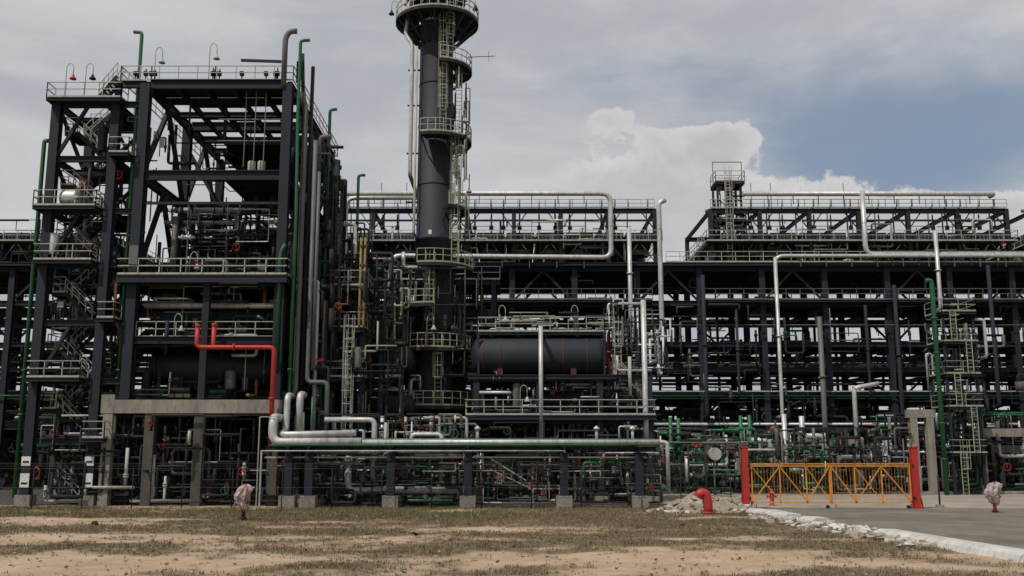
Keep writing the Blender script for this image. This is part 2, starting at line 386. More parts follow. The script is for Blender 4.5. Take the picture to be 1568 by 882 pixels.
for x,z,y,h,d,c in ((-31.8,28,66,2.7,1,'red'),(-30.4,28,66,2.7,1,'dark'),(-25.6,29.6,66.2,2.4,1,'rail'),(-21.7,29.6,66.2,2.7,1,'rail'),(-27.4,29.6,66.2,.6,-1,'dark'),(-22,15.4,65.4,1.4,1,'rail'),(-23,11.2,65.9,1.4,1,'rail'),(-29.5,20.2,65.2,1.5,-1,'rail')):
    single('gooseneck_lamp',lambda p:p.lamp(x,y,z,h,d,c))

G=Group('pump_row'); p=G['pumps']; q=G['piping']
p.clutter(-31,-16,67,88,0.02,110); q.jungle(-31.5,-14,65.0,70,.3,5.9,210,['dark','grey','navy','dark','dark','dark','dark','rail'],.04,.13,1.2)
q.jungle(-35,-12,70,88,.3,6,420,['dark','navy','dark','dark'],.06,.28,.8)
for k in range(9):
    x=-34+k*2.8; p.vessel((x,87,1.6),(x,87,5.6),1.05,'dark',18)
for k in range(5): p.vessel((-31+k*3.5,79,1.5+.3*(k%2)),(-28.6+k*3.5,79,1.5+.3*(k%2)),.9,'dark',16)
G.done()

# =================================================================== vertical pipe bank
G=Group('vertical_pipe_bank'); q=G['pipes']; f=G['frame']; h=G['handrails']; d=G['decks']
q.pipe([(-15.0,66.4,28.8),(-14.7,66.4,27.6),(-14.7,66.4,7.5),(-15.3,66.4,6.6),(-15.3,66.4,4.6)],.19,'grey')
q.pipe([(-14.0,66.8,25.4),(-14.0,66.8,8.2),(-12.6,66.8,8.2),(-12.6,66.8,1)],.17,'grey')
q.pipe([(-13.6,66.5,23),(-13.6,66.5,9)],.12,'grey')
q.pipe([(-16.2,65.7,29),(-16.2,65.7,32.7),(-15.9,65.7,33.2),(-15.4,65.7,33.2)],.2,'grey')
q.pipe([(-14.4,66.9,31),(-14.4,66.9,8)],.14,'dark'); q.pipe([(-15.2,66.9,32),(-14.9,66.9,26),(-14.9,66.9,8)],.14,'navy')
q.pipe([(-14.6,67.4,15.4),(-13.6,67.4,15.4),(-13.6,67.4,3)],.15,'silver')
q.jungle(-15.4,-12.6,67,72,4,26,120,['navy','dark','grey','navy','dark','dark'],.05,.22,2.2)
q.jungle(-13,-10.4,69,73,1,20,90,['navy','dark','grey','navy','dark','silver'],.05,.18,1.4)
for x,y in ((-13.0,69),(-10.6,69),(-13,73),(-10.6,73),(-15.2,73)): col(f,x,y,0,24.3 if x<-12 else 17.5,.45)
for z in (5,8.5,12,15,17.4,20.3,23.6):
    for y in (69,73): 
        f.bar((-13,y,z),(-10.6,y,z),.25,.35,'navy',True) if z<18 else None
        f.bar((-15.6,y,z),(-13,y,z),.25,.35,'navy',True)
    f.bar((-13,69.2,z),(-13,72.8,z),.25,.35,'navy',True)
    if z<18: f.bar((-10.6,69.2,z),(-10.6,72.8,z),.25,.35,'navy',True)
    if z in (8.5,15,12): d.deck(-13,-10.4,68.4,72.8,z+.2,joist=False); h.rail([(-13,72,z+.2),(-13,68.4,z+.2),(-10.4,68.4,z+.2),(-10.4,72,z+.2)])
for z0,z1 in ((5,12),(12,20),(17,23.6)): f.bar((-15.2,68.9,z0),(-13.1,68.9,z1),.2,.2,'navy')
h.ladder(-12.5,68.3,12,22,'dark'); h.ladder(-11.4,68.2,1,12,'rail')
for x in (-10.75,-10.45): q.pipe([(x,68.0,18.6),(x,68,12.2),(x,69.4,12.2)],.09,'yellow')
for z in (13.5,15,16.6,18): q.bar((-10.8,67.9,z),(-10.3,67.9,z),.1,.12,'rust')
q.pipe([(-15.6,65.6,17.6),(-15.9,65.6,17.0),(-15.9,65.6,9)],.13,'green')
G.done()
def gp(pts,r): single('green_fire_water_pipe',lambda p:(p.pipe(pts,r,'green'),[p.flange((pts[-1][0],pts[-1][1],z),(0,0,1),r,'green') for z in (6,9)]))
gp([(-14.5,65.9,32.6),(-15.15,65.9,32.6),(-15.15,65.9,27),(-15.0,65.9,20),(-15.0,65.9,5.6)],.12)
gp([(-27.4,66.5,33.5),(-26.8,66.5,33.5),(-26.8,66.5,27),(-26.8,66.5,6)],.13)
gp([(-12.9,68.6,28.4),(-13.4,68.6,28.4),(-13.4,68.6,1)],.12)
gp([(-10.9,70,23.8),(-11.4,70,23.8),(-11.4,70,3)],.11)
gp([(-32.9,66.5,25.3),(-33.2,66.5,25.3),(-33.2,66.5,.5)],.15)
gp([(-32.8,72,8),(-33.4,72,8),(-33.4,72,4),(-36,72,4)],.14)

single('red_fire_water_pipe',lambda p:(
    p.pipe([(-21.1,65.0,11.8),(-21.1,65.0,10.4),(-15.9,65.0,10.4),(-15.9,65.0,3.2)],.16,'red'),
    p.pipe([(-20.1,65.35,11.9),(-20.1,65.35,10.4),(-20.1,65.0,10.4)],.16,'red'),
    p.vessel((-21.1,65,11.8),(-21.1,65,11.9),.2,'red',12),p.vessel((-20.1,65.35,11.9),(-20.1,65.35,12.0),.2,'red',12),
    p.flange((-18.6,65,10.4),(1,0,0),.16,'red'),p.flange((-15.9,65,7),(0,0,1),.16,'red')))

# =================================================================== DISTILLATION COLUMN
G=Group('distillation_column'); c=G['shell']; pl=G['platforms']; ld=G['ladders']; q=G['overhead_piping']
CX,CY=-6.2,76
c.lathe((CX,CY,0),(0,0,1),[(0,1.75),(3.5,1.6),(3.6,1.52),(20,1.48),(20.02,1.52),(20.3,1.52),(20.32,1.45),(37,1.36),(40,1.34),(41.4,1.0),(42,.3)],'navyd',48)
for z in (8.6,14,24.5,29.5,33): c.lathe((CX,CY,z),(0,0,1),[(0,1.4),(0,1.55-.004*z),(.1,1.55-.004*z),(.1,1.4)],'navy',40)
c.box(CX-.35,CX-.1,CY-1.5,CY-1.485,20.35,20.7,'white')
for z,ro,a0,a1 in ((38.6,3.4,0,360),(34.4,2.9,-80,60),(28.3,2.9,-110,60),(17.8,3.1,-110,40),(14.6,3.4,160,275),(11.3,3.0,0,360),(6.9,3.5,0,360),(22.6,2.6,-60,40)):
    pl.disc_platform(CX,CY,1.5,ro,z,a0,a1,'rail' if z>20 else 'yrail')
pl.disc_platform(CX-.1,CY,1.2,2.4,40.6,150,380,'rail')
for i in range(16):
    a=i*math.pi/8; pl.bar((CX+1.36*math.cos(a),CY+1.36*math.sin(a),36.4),(CX+3.3*math.cos(a),CY+3.3*math.sin(a),38.4),.14,.14,'navy')
    a2=a+math.pi/8; pl.bar((CX+2.4*math.cos(a),CY+2.4*math.sin(a),37.5),(CX+2.4*math.cos(a2),CY+2.4*math.sin(a2),37.5),.1,.1,'navy')
ld.ladder(CX+.7,CY-1.75,28.3,37.6,'yrail'); ld.ladder(CX+1.7,CY-1.2,17.8,28.3,'yrail'); ld.ladder(CX-.1,CY-1.9,11.3,17.8,'yrail'); ld.ladder(CX+.6,CY-2.0,6.9,11.3,'yrail'); ld.ladder(CX-1.2,CY-1.9,.2,6.9,'yrail'); ld.ladder(CX+1.2,CY-1.7,34.4,38.6,'rail')
ld.ladder(CX+1.9,CY-.9,22.6,34.4,'rail',cage=False)
q.pipe([(CX-.5,CY-1,41.5),(CX-2.2,CY-1,40.0),(CX-2.5,CY-1,37.2),(CX-1.9,CY-1.2,36.2),(CX-1.9,CY-1.2,25.2),(CX-1.9,CY+8,25.2),(CX-1.9,CY+19,28.8)],.17,'silver')
q.pipe([(CX-1.5,CY-1.3,36),(CX-1.5,CY-1.3,20.5),(CX-1.5,CY-.5,20.5)],.1,'rail')
q.pipe([(CX-1.2,CY,41.7),(CX-1.2,CY,42.9),(CX+.8,CY,42.9),(CX+.8,CY,41)],.28,'silver')
q.pipe([(CX-2,CY-2,39),(CX-2,CY-2,40.6),(CX+.2,CY-2,40.6),(CX+.2,CY-2,39)],.12,'silver'); q.pipe([(CX+1.4,CY-1.2,39),(CX+1.4,CY-1.2,42.5)],.16,'dark')
q.jungle(CX-2.6,CX+2.6,CY-2.4,CY+2,39.2,42,22,['rail','silver','dark'],.05,.12,.6)
q.jungle(CX-2.6,CX+2.6,CY-2.6,CY-1.6,7,17.5,46,['dark','grey','dark','navy','silver'],.04,.11,1.3)
q.jungle(CX+1.6,CX+2.8,CY-2,CY,12,34,26,['dark','grey','yrail','navy'],.04,.08,2.5)
q.bar((CX+2.6,CY-1,35.2),(CX+4.8,CY-1,35.3),.05,.05,'grey'); q.bar((CX+4.3,CY-1,34.9),(CX+4.3,CY-1,35.7),.04,.04,'grey')
for z in (16,19,23,27,31,34): q.bar((CX-2.2,CY-1.2,z),(CX-1.2,CY-1.2,z),.12,.12,'navy')
for a,z in ((215,16.5),(330,13),(230,9),(300,9.2),(310,31)): 
    u=Vector((math.cos(rad(a)),math.sin(rad(a)),0)); b=Vector((CX,CY,z)); q.pipe([b+u*1.3,b+u*2.3,b+u*2.3-Vector((0,0,2.2))],.14,'silver' if a<300 else 'navy'); q.flange(b+u*1.9,u,.14,'grey')
G.done()
for x,y,z,h,d,cc in ((CX+2.7,CY-1.2,39,1.2,1,'dark'),(CX-3.2,CY-.8,39,1.0,-1,'dark'),(CX+2.0,CY-1.8,28.4,2.0,1,'rail'),(CX+2.3,CY-1.2,22.6,2.2,1,'rail'),(CX-.2,CY-3.0,11.4,2.2,1,'rail'),(CX-2.7,CY-2,14.7,1.8,1,'rail')):
    single('gooseneck_lamp',lambda p:p.lamp(x,y,z,h,d,cc))

# =================================================================== DRUM + frame
G=Group('horizontal_drum'); v=G['shell']; sd=G['saddles']; nz=G['nozzles']
v.vessel((-2.4,74,10.7),(6.5,74,10.7),1.45,'navyd',48)
for x in (-.9,3.8,5.6,-2.2): v.lathe((x,74,10.7),(1,0,0),[(0,1.4),(0,1.48),(.08,1.48),(.08,1.4)],'oxide',40)
for x in (-.9,4.6): sd.box(x-.2,x+.2,72.9,75.1,9.0,9.75,'oxide')
for x in (-1.6,.5,2.6,5): nz.rod((x,74,12.0),(x,74,12.7),.18,'grey',10); nz.flange((x,74,12.6),(0,0,1),.18,'grey')
nz.pipe([(7.3,73.8,12.2),(7.3,73.8,9.4)],.1,'red'); nz.flange((7.3,73.8,11),(0,0,1),.16,'red')
G.done()
G=Group('drum_support_structure'); f=G['frame']; h=G['handrails']; d=G['decks']; q=G['piping']; e=G['equipment']
for x in (-2.6,2.0,6.4,10.0):
    for y in (71.5,77.5): col(f,x,y,.4,9.0,.45); f.box(x-.45,x+.45,y-.45,y+.45,0,.4,'conc')
for z in (5.8,8.85):
    for y in (71.5,77.5): f.bar((-3.2,y,z),(10.3,y,z),.35,.5,'navy',True)
    for x in (-2.6,2.0,6.4,10.0): f.bar((x,71.7,z),(x,77.3,z),.3,.45,'navy',True)
d.deck(-3.4,10.4,70.9,78,6.15); h.rail([(-3.4,76,6.15),(-3.4,70.9,6.15),(10.4,70.9,6.15),(10.4,77,6.15)])
d.deck(-3.2,7.6,71.2,78,9.1); 
d.deck(-2.6,7.0,73.2,75.6,12.5,joist=False,eh=.2); h.rail([(-2.6,75.5,12.5),(-2.6,73.2,12.5),(7,73.2,12.5),(7,75.5,12.5)],'rail')
for x in (-2.5,2.1,6.9): 
    for y in (73.3,75.5): f.bar((x,y-(.6 if y<74 else -.6),9.1),(x,y-(.6 if y<74 else -.6),12.4),.14,.14,'navy')
h.ladder(7.9,72.6,9.1,12.5,'rail'); h.stairs((10.4,72,6.1),(8.0,72,9.1),side=(0,1,0)); h.rail([(7.6,71.2,9.1),(7.6,77,9.1)])
q.pipe([(2.1,71.0,12.6),(2.1,71.0,4.4)],.16,'silver'); q.pipe([(2.1,71,12.4),(2.1,73.8,12.4)],.16,'silver')
q.pipe([(9.7,71.3,14.6),(9.7,71.3,6.5),(9.7,71.3,4.5)],.2,'silver')
q.pipe([(8.6,71.2,10.4),(8.6,71.2,7.6)],.13,'rail'); q.pipe([(7.7,71.3,10.5),(7.7,71.3,9.4),(10.2,71.3,9.4)],.1,'rail')
mx2=['silver','grey','dark','navy','dark','dark','dark']
q.jungle(-3,10,71.3,77.5,6.4,9.0,170,mx2,.04,.13,.6)
q.jungle(-3,10.6,70.5,77.5,.4,5.6,200,mx2+['oxide','dark'],.04,.14,.8)
q.jungle(7.4,12,72,78,9.3,15,46,['grey','dark','navy','dark','silver'],.04,.12,.9)
q.jungle(-3,8,73,77,12.6,14.0,30,['silver','grey','rail','dark'],.04,.09,.4)
e.clutter(-3,10,71.6,77,6.15,40); e.clutter(-3,10,71.6,80,0.02,40)
e.vessel((-2,75.5,7.5),(5,75.5,7.5),.7,'dark'); e.vessel((-2,78,2.4),(4,78,2.4),1.4,'dark'); e.vessel((5.2,78,2.2),(9.6,78,2.2),1.2,'dark')
G.done()
for x,y,z,h,d,cc in ((-1,73.2,12.5,1.8,1,'rail'),(5.0,73.2,12.5,1.8,-1,'rail'),(.6,71,6.2,1.9,1,'rail')):
    single('gooseneck_lamp',lambda p:p.lamp(x,y,z,h,d,cc))

# =================================================================== middle module
G=Group('process_pipe_module'); f=G['frame']; h=G['handrails']; d=G['decks']; q=G['piping']; e=G['equipment']
for x in (-9.5,-4.2,-1.5):
    for y in (79,84): col(f,x,y,0,17.5,.4)
for z in (6,9.5,13,17.3):
    for y in (79,84): f.bar((-10,y,z),(-1,y,z),.3,.4,'navy',True)
    d.deck(-10,-1,79,84,z+.25,joist=False); h.rail([(-10,79,z+.25),(-1,79,z+.25)],'rail')
col(f,-9.4,70,0,13,.3)
q.jungle(-12.5,-7.8,67.5,80,5,17.5,230,['grey','dark','navy','navy','yrail','dark','dark'],.04,.15,1.0)
q.jungle(-8,-2.5,78,84,5,18,160,['grey','dark','navy','rail','dark'],.04,.15,.9)
q.jungle(-13,-2.5,65.4,80,.4,6,380,['grey','silver','dark','rail','dark','navy','green','dark'],.04,.15,.9)
q.pipe([(-10.7,64.9,3.6),(-10.7,64.9,1.05),(-3.3,64.9,1.05)],.24,'silver')
q.pipe([(-12.4,65.2,5.6),(-9.1,65.2,5.6),(-9.1,65.2,.6)],.18,'silver')
q.pipe([(-11.6,65.6,3.3),(-11.6,65.6,.2)],.27,'grey')
q.pipe([(-8.4,74,18.8),(-8.4,74,17.6),(-6.5,74.2,17.6)],.15,'silver')
e.clutter(-13,-2.5,66,80,.02,80); e.clutter(-13,-7.8,67.5,70,8.7,6)
for (x0,x1,y,z,r,c2) in ((-12,-7.5,72,6.8,.8,'dark'),(-12,-7.8,73,10.4,.9,'navyd'),(-9,-2,81.5,7.6,1.0,'dark'),(-9,-2,81.5,11,1.0,'dark'),(-9,-2,81.5,14.6,.9,'dark'),(-12,-4,82,2.2,1.6,'dark')):
    e.vessel((x0,y,z),(x1,y,z),r,c2)
G.done()

# =================================================================== MAIN PIPE RACK
G=Group('pipe_rack'); f=G['frame']; q=G['piping']; h=G['handrails']; d=G['decks']; ct=G['cable_trays']
X0,X1,PX=-63.0,75.6,6.3
xs=[X0+PX*i for i in range(int((X1-X0)/PX+1.01))]
RY=(97,104,111)
lv=(6.0,9.0,11.7,14.2,18.4,22.0)
for x in xs:
    for y in RY: 
        f.box(x-.5,x+.5,y-.5,y+.5,0,1.1,'conc'); col(f,x,y,1.1,22.0,.58)
    for z in lv: f.bar((x,97.2,z-.25),(x,110.8,z-.25),.3,.45,'navy',True)
    for y in RY[1:]:
        f.bar((x+PX/2,y,6),(x+PX/2,y,18.4),.25,.25,'navy')
for z,hh in zip(lv,(.4,.4,.35,.45,.5,.7)):
    for y in RY: f.bar((X0,y,z),(X1,y,z),.3,hh,'navy',True)
for i,x in enumerate(xs[:-1]):
    xm=x+PX/2
    for y in RY[:2]:
        if i%2==0: f.bar((x+.2,y,18.7),(xm,y,21.7),.2,.2,'navy'); f.bar((x+PX-.2,y,18.7),(xm,y,21.7),.2,.2,'navy')
    if i%3==1:
        for z0,z1 in ((.8,6),(6.3,11.5),(12,18)): f.bar((x+.2,104,z0),(x+PX-.2,104,z1),.2,.2,'navy'); f.bar((x+.2,104.3,z1),(x+PX-.2,104.3,z0),.2,.2,'navy')
for z,y,hh in ((12.9,100.6,.35),(13.2,108,.4),(16.7,102,.35),(17.9,109,.35),(7.6,101,.6),(7.9,108,.7),(20.9,103,.35),(11.2,110,.3)):
    ct.bar((X0,y,z),(X1,y,z),.7,hh*.35,'dark'); ct.bar((X0,y-.36,z),(X1,y-.36,z),.03,hh,'dark'); 
    x=X0+R.uniform(0,3)
    while x<X1: ct.bar((x,y,z-.1),(x,y,z-1.0),.08,.08,'navy'); x+=3.15
for z,n,ys,rs,cs in ((6.0,22,97.6,(.1,.18,.25,.34),['dark','dark','grey','green','navy','dark']),(9.0,9,97.6,(.1,.14,.18,.25),['dark','grey','navy','dark','dark']),(11.7,7,99,(.1,.14,.2),['dark','navy','grey']),(14.2,9,98,(.1,.14,.18),['dark','grey','navy','dark']),(18.4,9,100.5,(.1,.14,.25),['dark','grey','navy','dark'])):
    y=ys
    for k in range(n):
        r=R.choice(rs); y+=r+R.uniform(.08,.4) if n>20 else r+R.uniform(.3,1.1)
        if y>110.5: break
        a=X0+R.choice((0,0,12,20)); b=X1-R.choice((0,0,10,18)); c2=R.choice(cs)
        zz=z+r+.25; q.pipe([(a,y,zz),(b,y,zz)],r,c2,n=8)
        for _ in range(3): 
            fx=R.uniform(a,b); q.flange((fx,y,zz),(1,0,0),r,c2); q.flange((fx+.13,y,zz),(1,0,0),r,c2)
        y+=r
q.pipe([(11,99,11.9),(43,99,11.9)],.62,'dark',n=16); q.pipe([(43,99.0,11.9),(60,99.0,10.4),(76,99,10.4)],.55,'dark',n=16)
q.pipe([(-63,96.4,9.1),(74,96.4,9.1)],.08,'green'); q.pipe([(10,96.2,9.5),(74,96.2,9.5)],.06,'rail'); q.pipe([(12,96.3,6.3),(74,96.3,6.3)],.15,'silver')
q.pipe([(8,96.3,16.1),(70,96.3,16.1)],.05,'grey')
h.rail([(18.9,95.9,18.6),(75,95.9,18.6)],'grey'); d.deck(18.9,75,95.9,97,18.6,joist=False,eh=.2)
h.rail([(-3,95.9,18.6),(14,95.9,18.6)],'grey'); d.deck(-3,14,95.9,97,18.6,joist=False,eh=.2)
d.deck(X0,X1,96.2,111.5,22.45,'dark'); 
h.rail([(15.5,96.2,22.45),(X1,96.2,22.45)],'rail')
for x,za,zb,c2,r in ((26.3,22.8,7,'silver',.18),(30.4,16.8,5,'grey',.26),(11.75,25.8,16.6,'silver',.22),(42.5,25.4,17.6,'silver',.2),(22.2,18,9,'navy',.15),(6.3,17,6,'navy',.2),(35,18,9,'dark',.15),(47.5,22,8,'navy',.2),(38,20,6,'navy',.2),(19,21,7,'navy',.2)):
    q.pipe([(x,95.6,za),(x,95.6,zb),(x,97.6,zb)],r,c2); q.flange((x,95.6,(za+zb)/2),(0,0,1),r,c2)
q.jungle(10,70,95.3,98,6.4,18,140,['dark','grey','navy','navy','navy','dark','dark'],.05,.15,1.4)
q.jungle(-60,10,97.6,110,6.4,18,230,['dark','grey','navy','navy','dark','dark'],.06,.2,.9)
q.jungle(10,75,98,110,6.4,18,150,['dark','grey','navy','navy','dark','dark'],.06,.18,1.1)
q.jungle(-60,75,98,110,19.7,21.8,90,['dark','navy','dark','grey'],.05,.16,.6)
q.jungle(-60,75,97.5,112,.3,8.6,1000,['dark','grey','navy','dark','dark','dark','dark'],.07,.28,.8)
G.done()

# ---- air coolers
def cooler(x0,x1,full=True,top=True):
    G=Group('air_cooler_bank'); b=G['tube_bundles']; f=G['frame']; h=G['handrails']; q=G['top_piping']
    L=x1-x0; nb=max(1,round(L/3.1)); w=L/nb
    for i in range(nb):
        a=x0+i*w
        for ya,yb in ((98,103.8),(104.4,110.2)):
            b.box(a+.08,a+w-.08,ya,yb,25.0,25.7,'dark')
            cx,cy=a+w/2,(ya+yb)/2
            for yc in (ya+1.45,yb-1.45):
                vs=[(a+.15,yc-1.35,24.98),(a+w-.15,yc-1.35,24.98),(a+w-.15,yc+1.35,24.98),(a+.15,yc+1.35,24.98)]
                n=12; ring=[(cx+1.15*math.cos(2*math.pi*k/n+math.pi*5/4),yc+1.15*math.sin(2*math.pi*k/n+math.pi*5/4),24.2) for k in range(n)]
                fs=[]
                for s4 in range(4):
                    for k in range(3): fs.append((s4,4+(s4*3+k+1)%n,4+(s4*3+k)%n))
                    fs.append((s4,(s4+1)%4,4+(s4*3+3)%n))
                b.add(vs+ring,fs,'dark')
                b.lathe((cx,yc,23.7),(0,0,1),[(0,1.18),(.5,1.15)],'grey',12)
                b.rod((cx,yc,22.6),(cx,yc,24.1),.1,'dark'); b.box(cx-.25,cx+.25,yc-.25,yc+.25,22.6,23.3,'navy')
                for k in range(4): 
                    an=k*math.pi/2+.4+i; b.bar((cx,yc,23.9),(cx+1.05*math.cos(an),yc+1.05*math.sin(an),23.9),.25,.03,'grey')
        b.box(a+.12,a+w-.12,97.55,97.98,24.95,25.8,'navyd')
        for k in range(7): b.box(a+.3+k*w/8,a+.42+k*w/8,97.5,97.545,25.1,25.65,'grey')
        for y in (97.8,104.1,110.2): f.bar((a,y,22.5),(a,y,25),.18,.18,'navy')
        f.bar((a+.05,97.8,22.9),(a+w/2,97.8,24.9),.08,.08,'grey'); f.bar((a+w-.05,97.8,22.9),(a+w/2,97.8,24.9),.08,.08,'grey')
    h.rail([(x0-.6,110,24.7),(x0-.6,96.4,24.7),(x1+.6,96.4,24.7),(x1+.6,110,24.7)],'rail'); f.box(x0-.6,x1+.6,96.4,97.4,24.63,24.69,'dark')
    h.rail([(x0,104.2,25.75),(x1,104.2,25.75)],'rail')
    q.jungle(x0,x1,96.8,97.6,22.6,27,int(L*1.6),['grey','dark','rail','silver','dark'],.04,.12,.5)
    if top:
        nc=max(1,round(L/5.0)); ww=L/nc
        for i in range(nc+1):
            x=x0+i*ww
            for y in (97.2,110.6): col(f,x,y,22.5,28.2,.42)
            f.bar((x,97.4,28.0),(x,110.4,28.0),.25,.4,'navy',True)
            if i<nc:
                for y in (97.2,): 
                    f.bar((x+.1,y,26.4),(x+ww*.5,y,26.4),.06,.06,'grey')
                    f.bar((x+.15,y,26.2),(x+ww*.28,y,27.9),.1,.1,'navy'); f.bar((x+ww-.15,y,26.2),(x+ww*.72,y,27.9),.1,.1,'navy')
                for k in range(3):
                    xx=x+ww*(k+.5)/3+R.uniform(-.3,.3); q.pipe([(xx,97.4,29.3),(xx,97.4,28.6),(xx,98.6,28.2),(xx,98.6,25.8)],.08,'rail'if k%2 else 'grey',n=6)
                    if R.random()<.7: q.lathe((xx,97.6,26.1),(0,0,1),[(0,.0),(0,.22),(.4,.22),(.5,.08),(1.6,.08)],'dark',8)
        for y in (97.2,110.6): f.bar((x0,y,28.0),(x1,y,28.0),.3,.5,'navy',True)
        f.bar((x0,97.2,27.0),(x1,97.2,27.0),.12,.2,'navy')
        h.rail([(x0,96.9,28.25),(x1,96.9,28.25)],'rail',.9)
        q.pipe([(x0,99.6,28.6),(x1,99.6,28.6)],.18,'grey')
        for _ in range(3): 
            xx=R.uniform(x0,x1); h.rod((xx,98,28),(xx,98,31.2),.04,'grey',4)
    G.done()
cooler(-19,14.6); cooler(20.3,50.6); cooler(53.5,74,top=True)
cooler(-55,-41,top=False)
def horn(p,pts,r=.25): 
    p.pipe(pts,r,'silver',n=14,bend=.9)
    P=[Vector(a) for a in pts]
    for a,b in zip(P[:-1],P[1:]):
        L=(b-a).length; k=int(L/2.5)
        for i in range(1,k): c=a.lerp(b,i/k); p.lathe(c,b-a,[(0,r),(0,r*1.06),(.08,r*1.06),(.08,r)],'silver',14)
        if abs(b.z-a.z)<.1:
            for i in range(1,k): c=a.lerp(b,i/k); p.bar(c-Vector((0,0,r)),c-Vector((0,0,1.1)),.08,.08,'grey')
single('overhead_vapour_pipe',lambda p:horn(p,[(-22,96.3,29.6),(10.0,96.3,29.6),(10.0,96.3,22.95),(-12.0,95.4,22.95),(-12.0,95.4,18.5)]))
single('overhead_vapour_pipe',lambda p:horn(p,[(15.6,96.2,28.9),(14.9,96.2,28.6),(14.9,96.2,15.2),(12.5,97.6,15.2)]))
single('overhead_vapour_pipe',lambda p:horn(p,[(23.5,96.4,29.6),(49.2,96.4,29.6),(49.2,97.4,29.6)]))
single('overhead_vapour_pipe',lambda p:horn(p,[(35.6,96.1,29.8),(35.6,96.1,23.2),(75,96.1,23.2)]))
single('overhead_vapour_pipe',lambda p:horn(p,[(75,95.7,23.0),(26.3,95.7,23.0),(26.3,95.7,16)],.18))
single('overhead_vapour_pipe',lambda p:horn(p,[(-26,88,20.8),(-15.4,88,20.8),(-15.4,88,26.9),(-8.4,88,26.9)],.2))

G=Group('vent_stack_platform'); s=G['stack']; h=G['platform']
s.vessel((22.6,98.5,22.6),(22.6,98.5,31.0),.45,'dark')
for z in (27.2,31.2): h.deck(21.0,24.0,97.3,99.9,z,joist=False,eh=.25); h.rail([(21,97.3,z),(24,97.3,z),(24,99.9,z),(21,99.9,z)],'rail',closed=True)
for x in (21.2,23.6): 
    for y in (97.5,99.7): h.bar((x,y,22.6),(x,y,31.1),.2,.2,'navy')
for z in (25,29.3,31):
    h.bar((21.2,97.5,z),(23.6,97.5,z-2),.1,.1,'navy')
h.ladder(22.2,97.2,22.6,31.6,'rail'); h.bar((21,98.5,33.6),(24,98.5,33.6),.07,.07,'grey'); h.bar((21,98.5,31.4),(21,98.5,33.6),.07,.07,'grey'); h.bar((24,98.5,31.4),(24,98.5,33.6),.07,.07,'grey')
s.jungle(20.8,24,97,98,22.8,31,24,['grey','dark','dark'],.05,.14,1.2)
G.done()

# =================================================================== right ladder tower, concrete frames, stand pipes
G=Group('access_ladder_tower'); f=G['frame']; h=G['handrails']; d=G['decks']
for x in (37.4,40.0):
    for y in (84,87): f.bar((x,y,0),(x,y,15),.22,.22,'navy')
for z in (3.5,7.4,10.2,13.0,15.6):
    d.deck(37.2,40.2,83.6,87,z,joist=False,eh=.2); h.rail([(37.2,87,z),(37.2,83.6,z),(40.2,83.6,z),(40.2,87,z)],'yrail',t=.045)
for i,(a,b) in enumerate(((0,3.5),(3.5,7.4),(7.4,10.2),(10.2,13),(13,15.6))): h.ladder(38.0+1.2*(i%2),83.3,a,b,'yrail',cage=(i%2==0))
f.jungle(37,41,84,88,.5,15,50,['grey','dark','dark','silver','navy'],.05,.14,1.2)
G.done()
single('green_fire_water_pipe',lambda p:(p.pipe([(36.0,83.6,18.3),(36.5,83.6,18.3),(36.5,83.6,0)],.2,'green',n=12),[p.flange((36.5,83.6,z),(0,0,1),.2,'green') for z in (3,6,9,12,15)]))
def cframe(x0,x1,y,z,w=.6):
    def fn(p):
        for x in (x0,x1): p.box(x-w/2,x+w/2,y-w/2,y+w/2,0,z-.7,'conc')
        p.box(x0-w/2-.2,x1+w/2+.2,y-w/2-.02,y+w/2+.02,z-.698,z,'conc')
        p.box(x0-w,x1+w,y-w,y+w,0,.25,'conc')
    single('concrete_pipe_support',fn)
cframe(34.6,36.0,85,7.2); cframe(40.8,46.4,86,5.6); cframe(40.8,46.4,90,4.2); cframe(27.6,32.6,92,4.9,.5); cframe(17,21,92,4.4,.5); cframe(49,54,88,6.2)
G=Group('pipe_manifold'); q=G['green_piping']; s2=G['silver_piping']; e=G['equipment']
for x,t in ((14.3,6.7),(14.9,6.6),(16.7,5.2),(20.9,6.9),(21.5,6.9),(22.6,4.6),(12.8,4.4),(25.5,4.4),(17.3,3.6)):
    y=88+R.random()*2
    q.pipe([(x,y,.3),(x,y,t)],.17,'green',n=10); q.flange((x,y,t*.55),(0,0,1),.17,'green'); q.valve((x,y,t*.35),(0,0,1),.14,'green','green')
q.pipe([(11,88,4.4),(17,88,4.4),(17,88,1.5),(19,88,1.5)],.13,'green'); q.pipe([(19.5,87.5,3.9),(26.5,87.5,3.9),(26.5,87.5,1),(29,87.5,1)],.15,'green')
for pts,r in (([(21.3,88,4.6),(23.0,88,4.6),(23.0,88,.5)],.26),([(26.4,88.5,5),(28.0,88.5,5),(28.0,88.5,.5)],.26),([(32.6,87,9.6),(30.4,87,9.2),(30.4,87,.4)],.2),([(19.5,90,4),(19.5,90,1.2),(25,90,1.2)],.22),
             ([(24.6,89,7),(24.6,89,2),(26,89,2)],.22),([(33.0,87.4,4.6),(33,87.4,.6)],.2),([(26.2,89,6.8),(26.2,89,4)],.24)):
    s2.pipe(pts,r,'silver',n=12); s2.flange(pts[1],(1,0,0),r*.8,'silver')
q.jungle(10.5,34,84,95,.4,5.6,320,['green','silver','grey','dark','grey','navy','dark','dark','dark','grey'],.05,.19,.9)
q.jungle(33,64,86,96,.4,7,340,['silver','grey','dark','navy','dark','dark','dark','green'],.06,.2,.9)
e.clutter(10.5,60,86,97,.02,120)
s2.pipe([(44,85.5,9.2),(52,82,9.9),(64,82,9.9)],.42,'grey',n=14)
s2.rod((16.3,80,3.4),(16.3,79.3,3.4),.5,'rail',16)
s2.rod((16.3,80,0),(16.3,80,3.3),.08,'grey',6)
G.done()

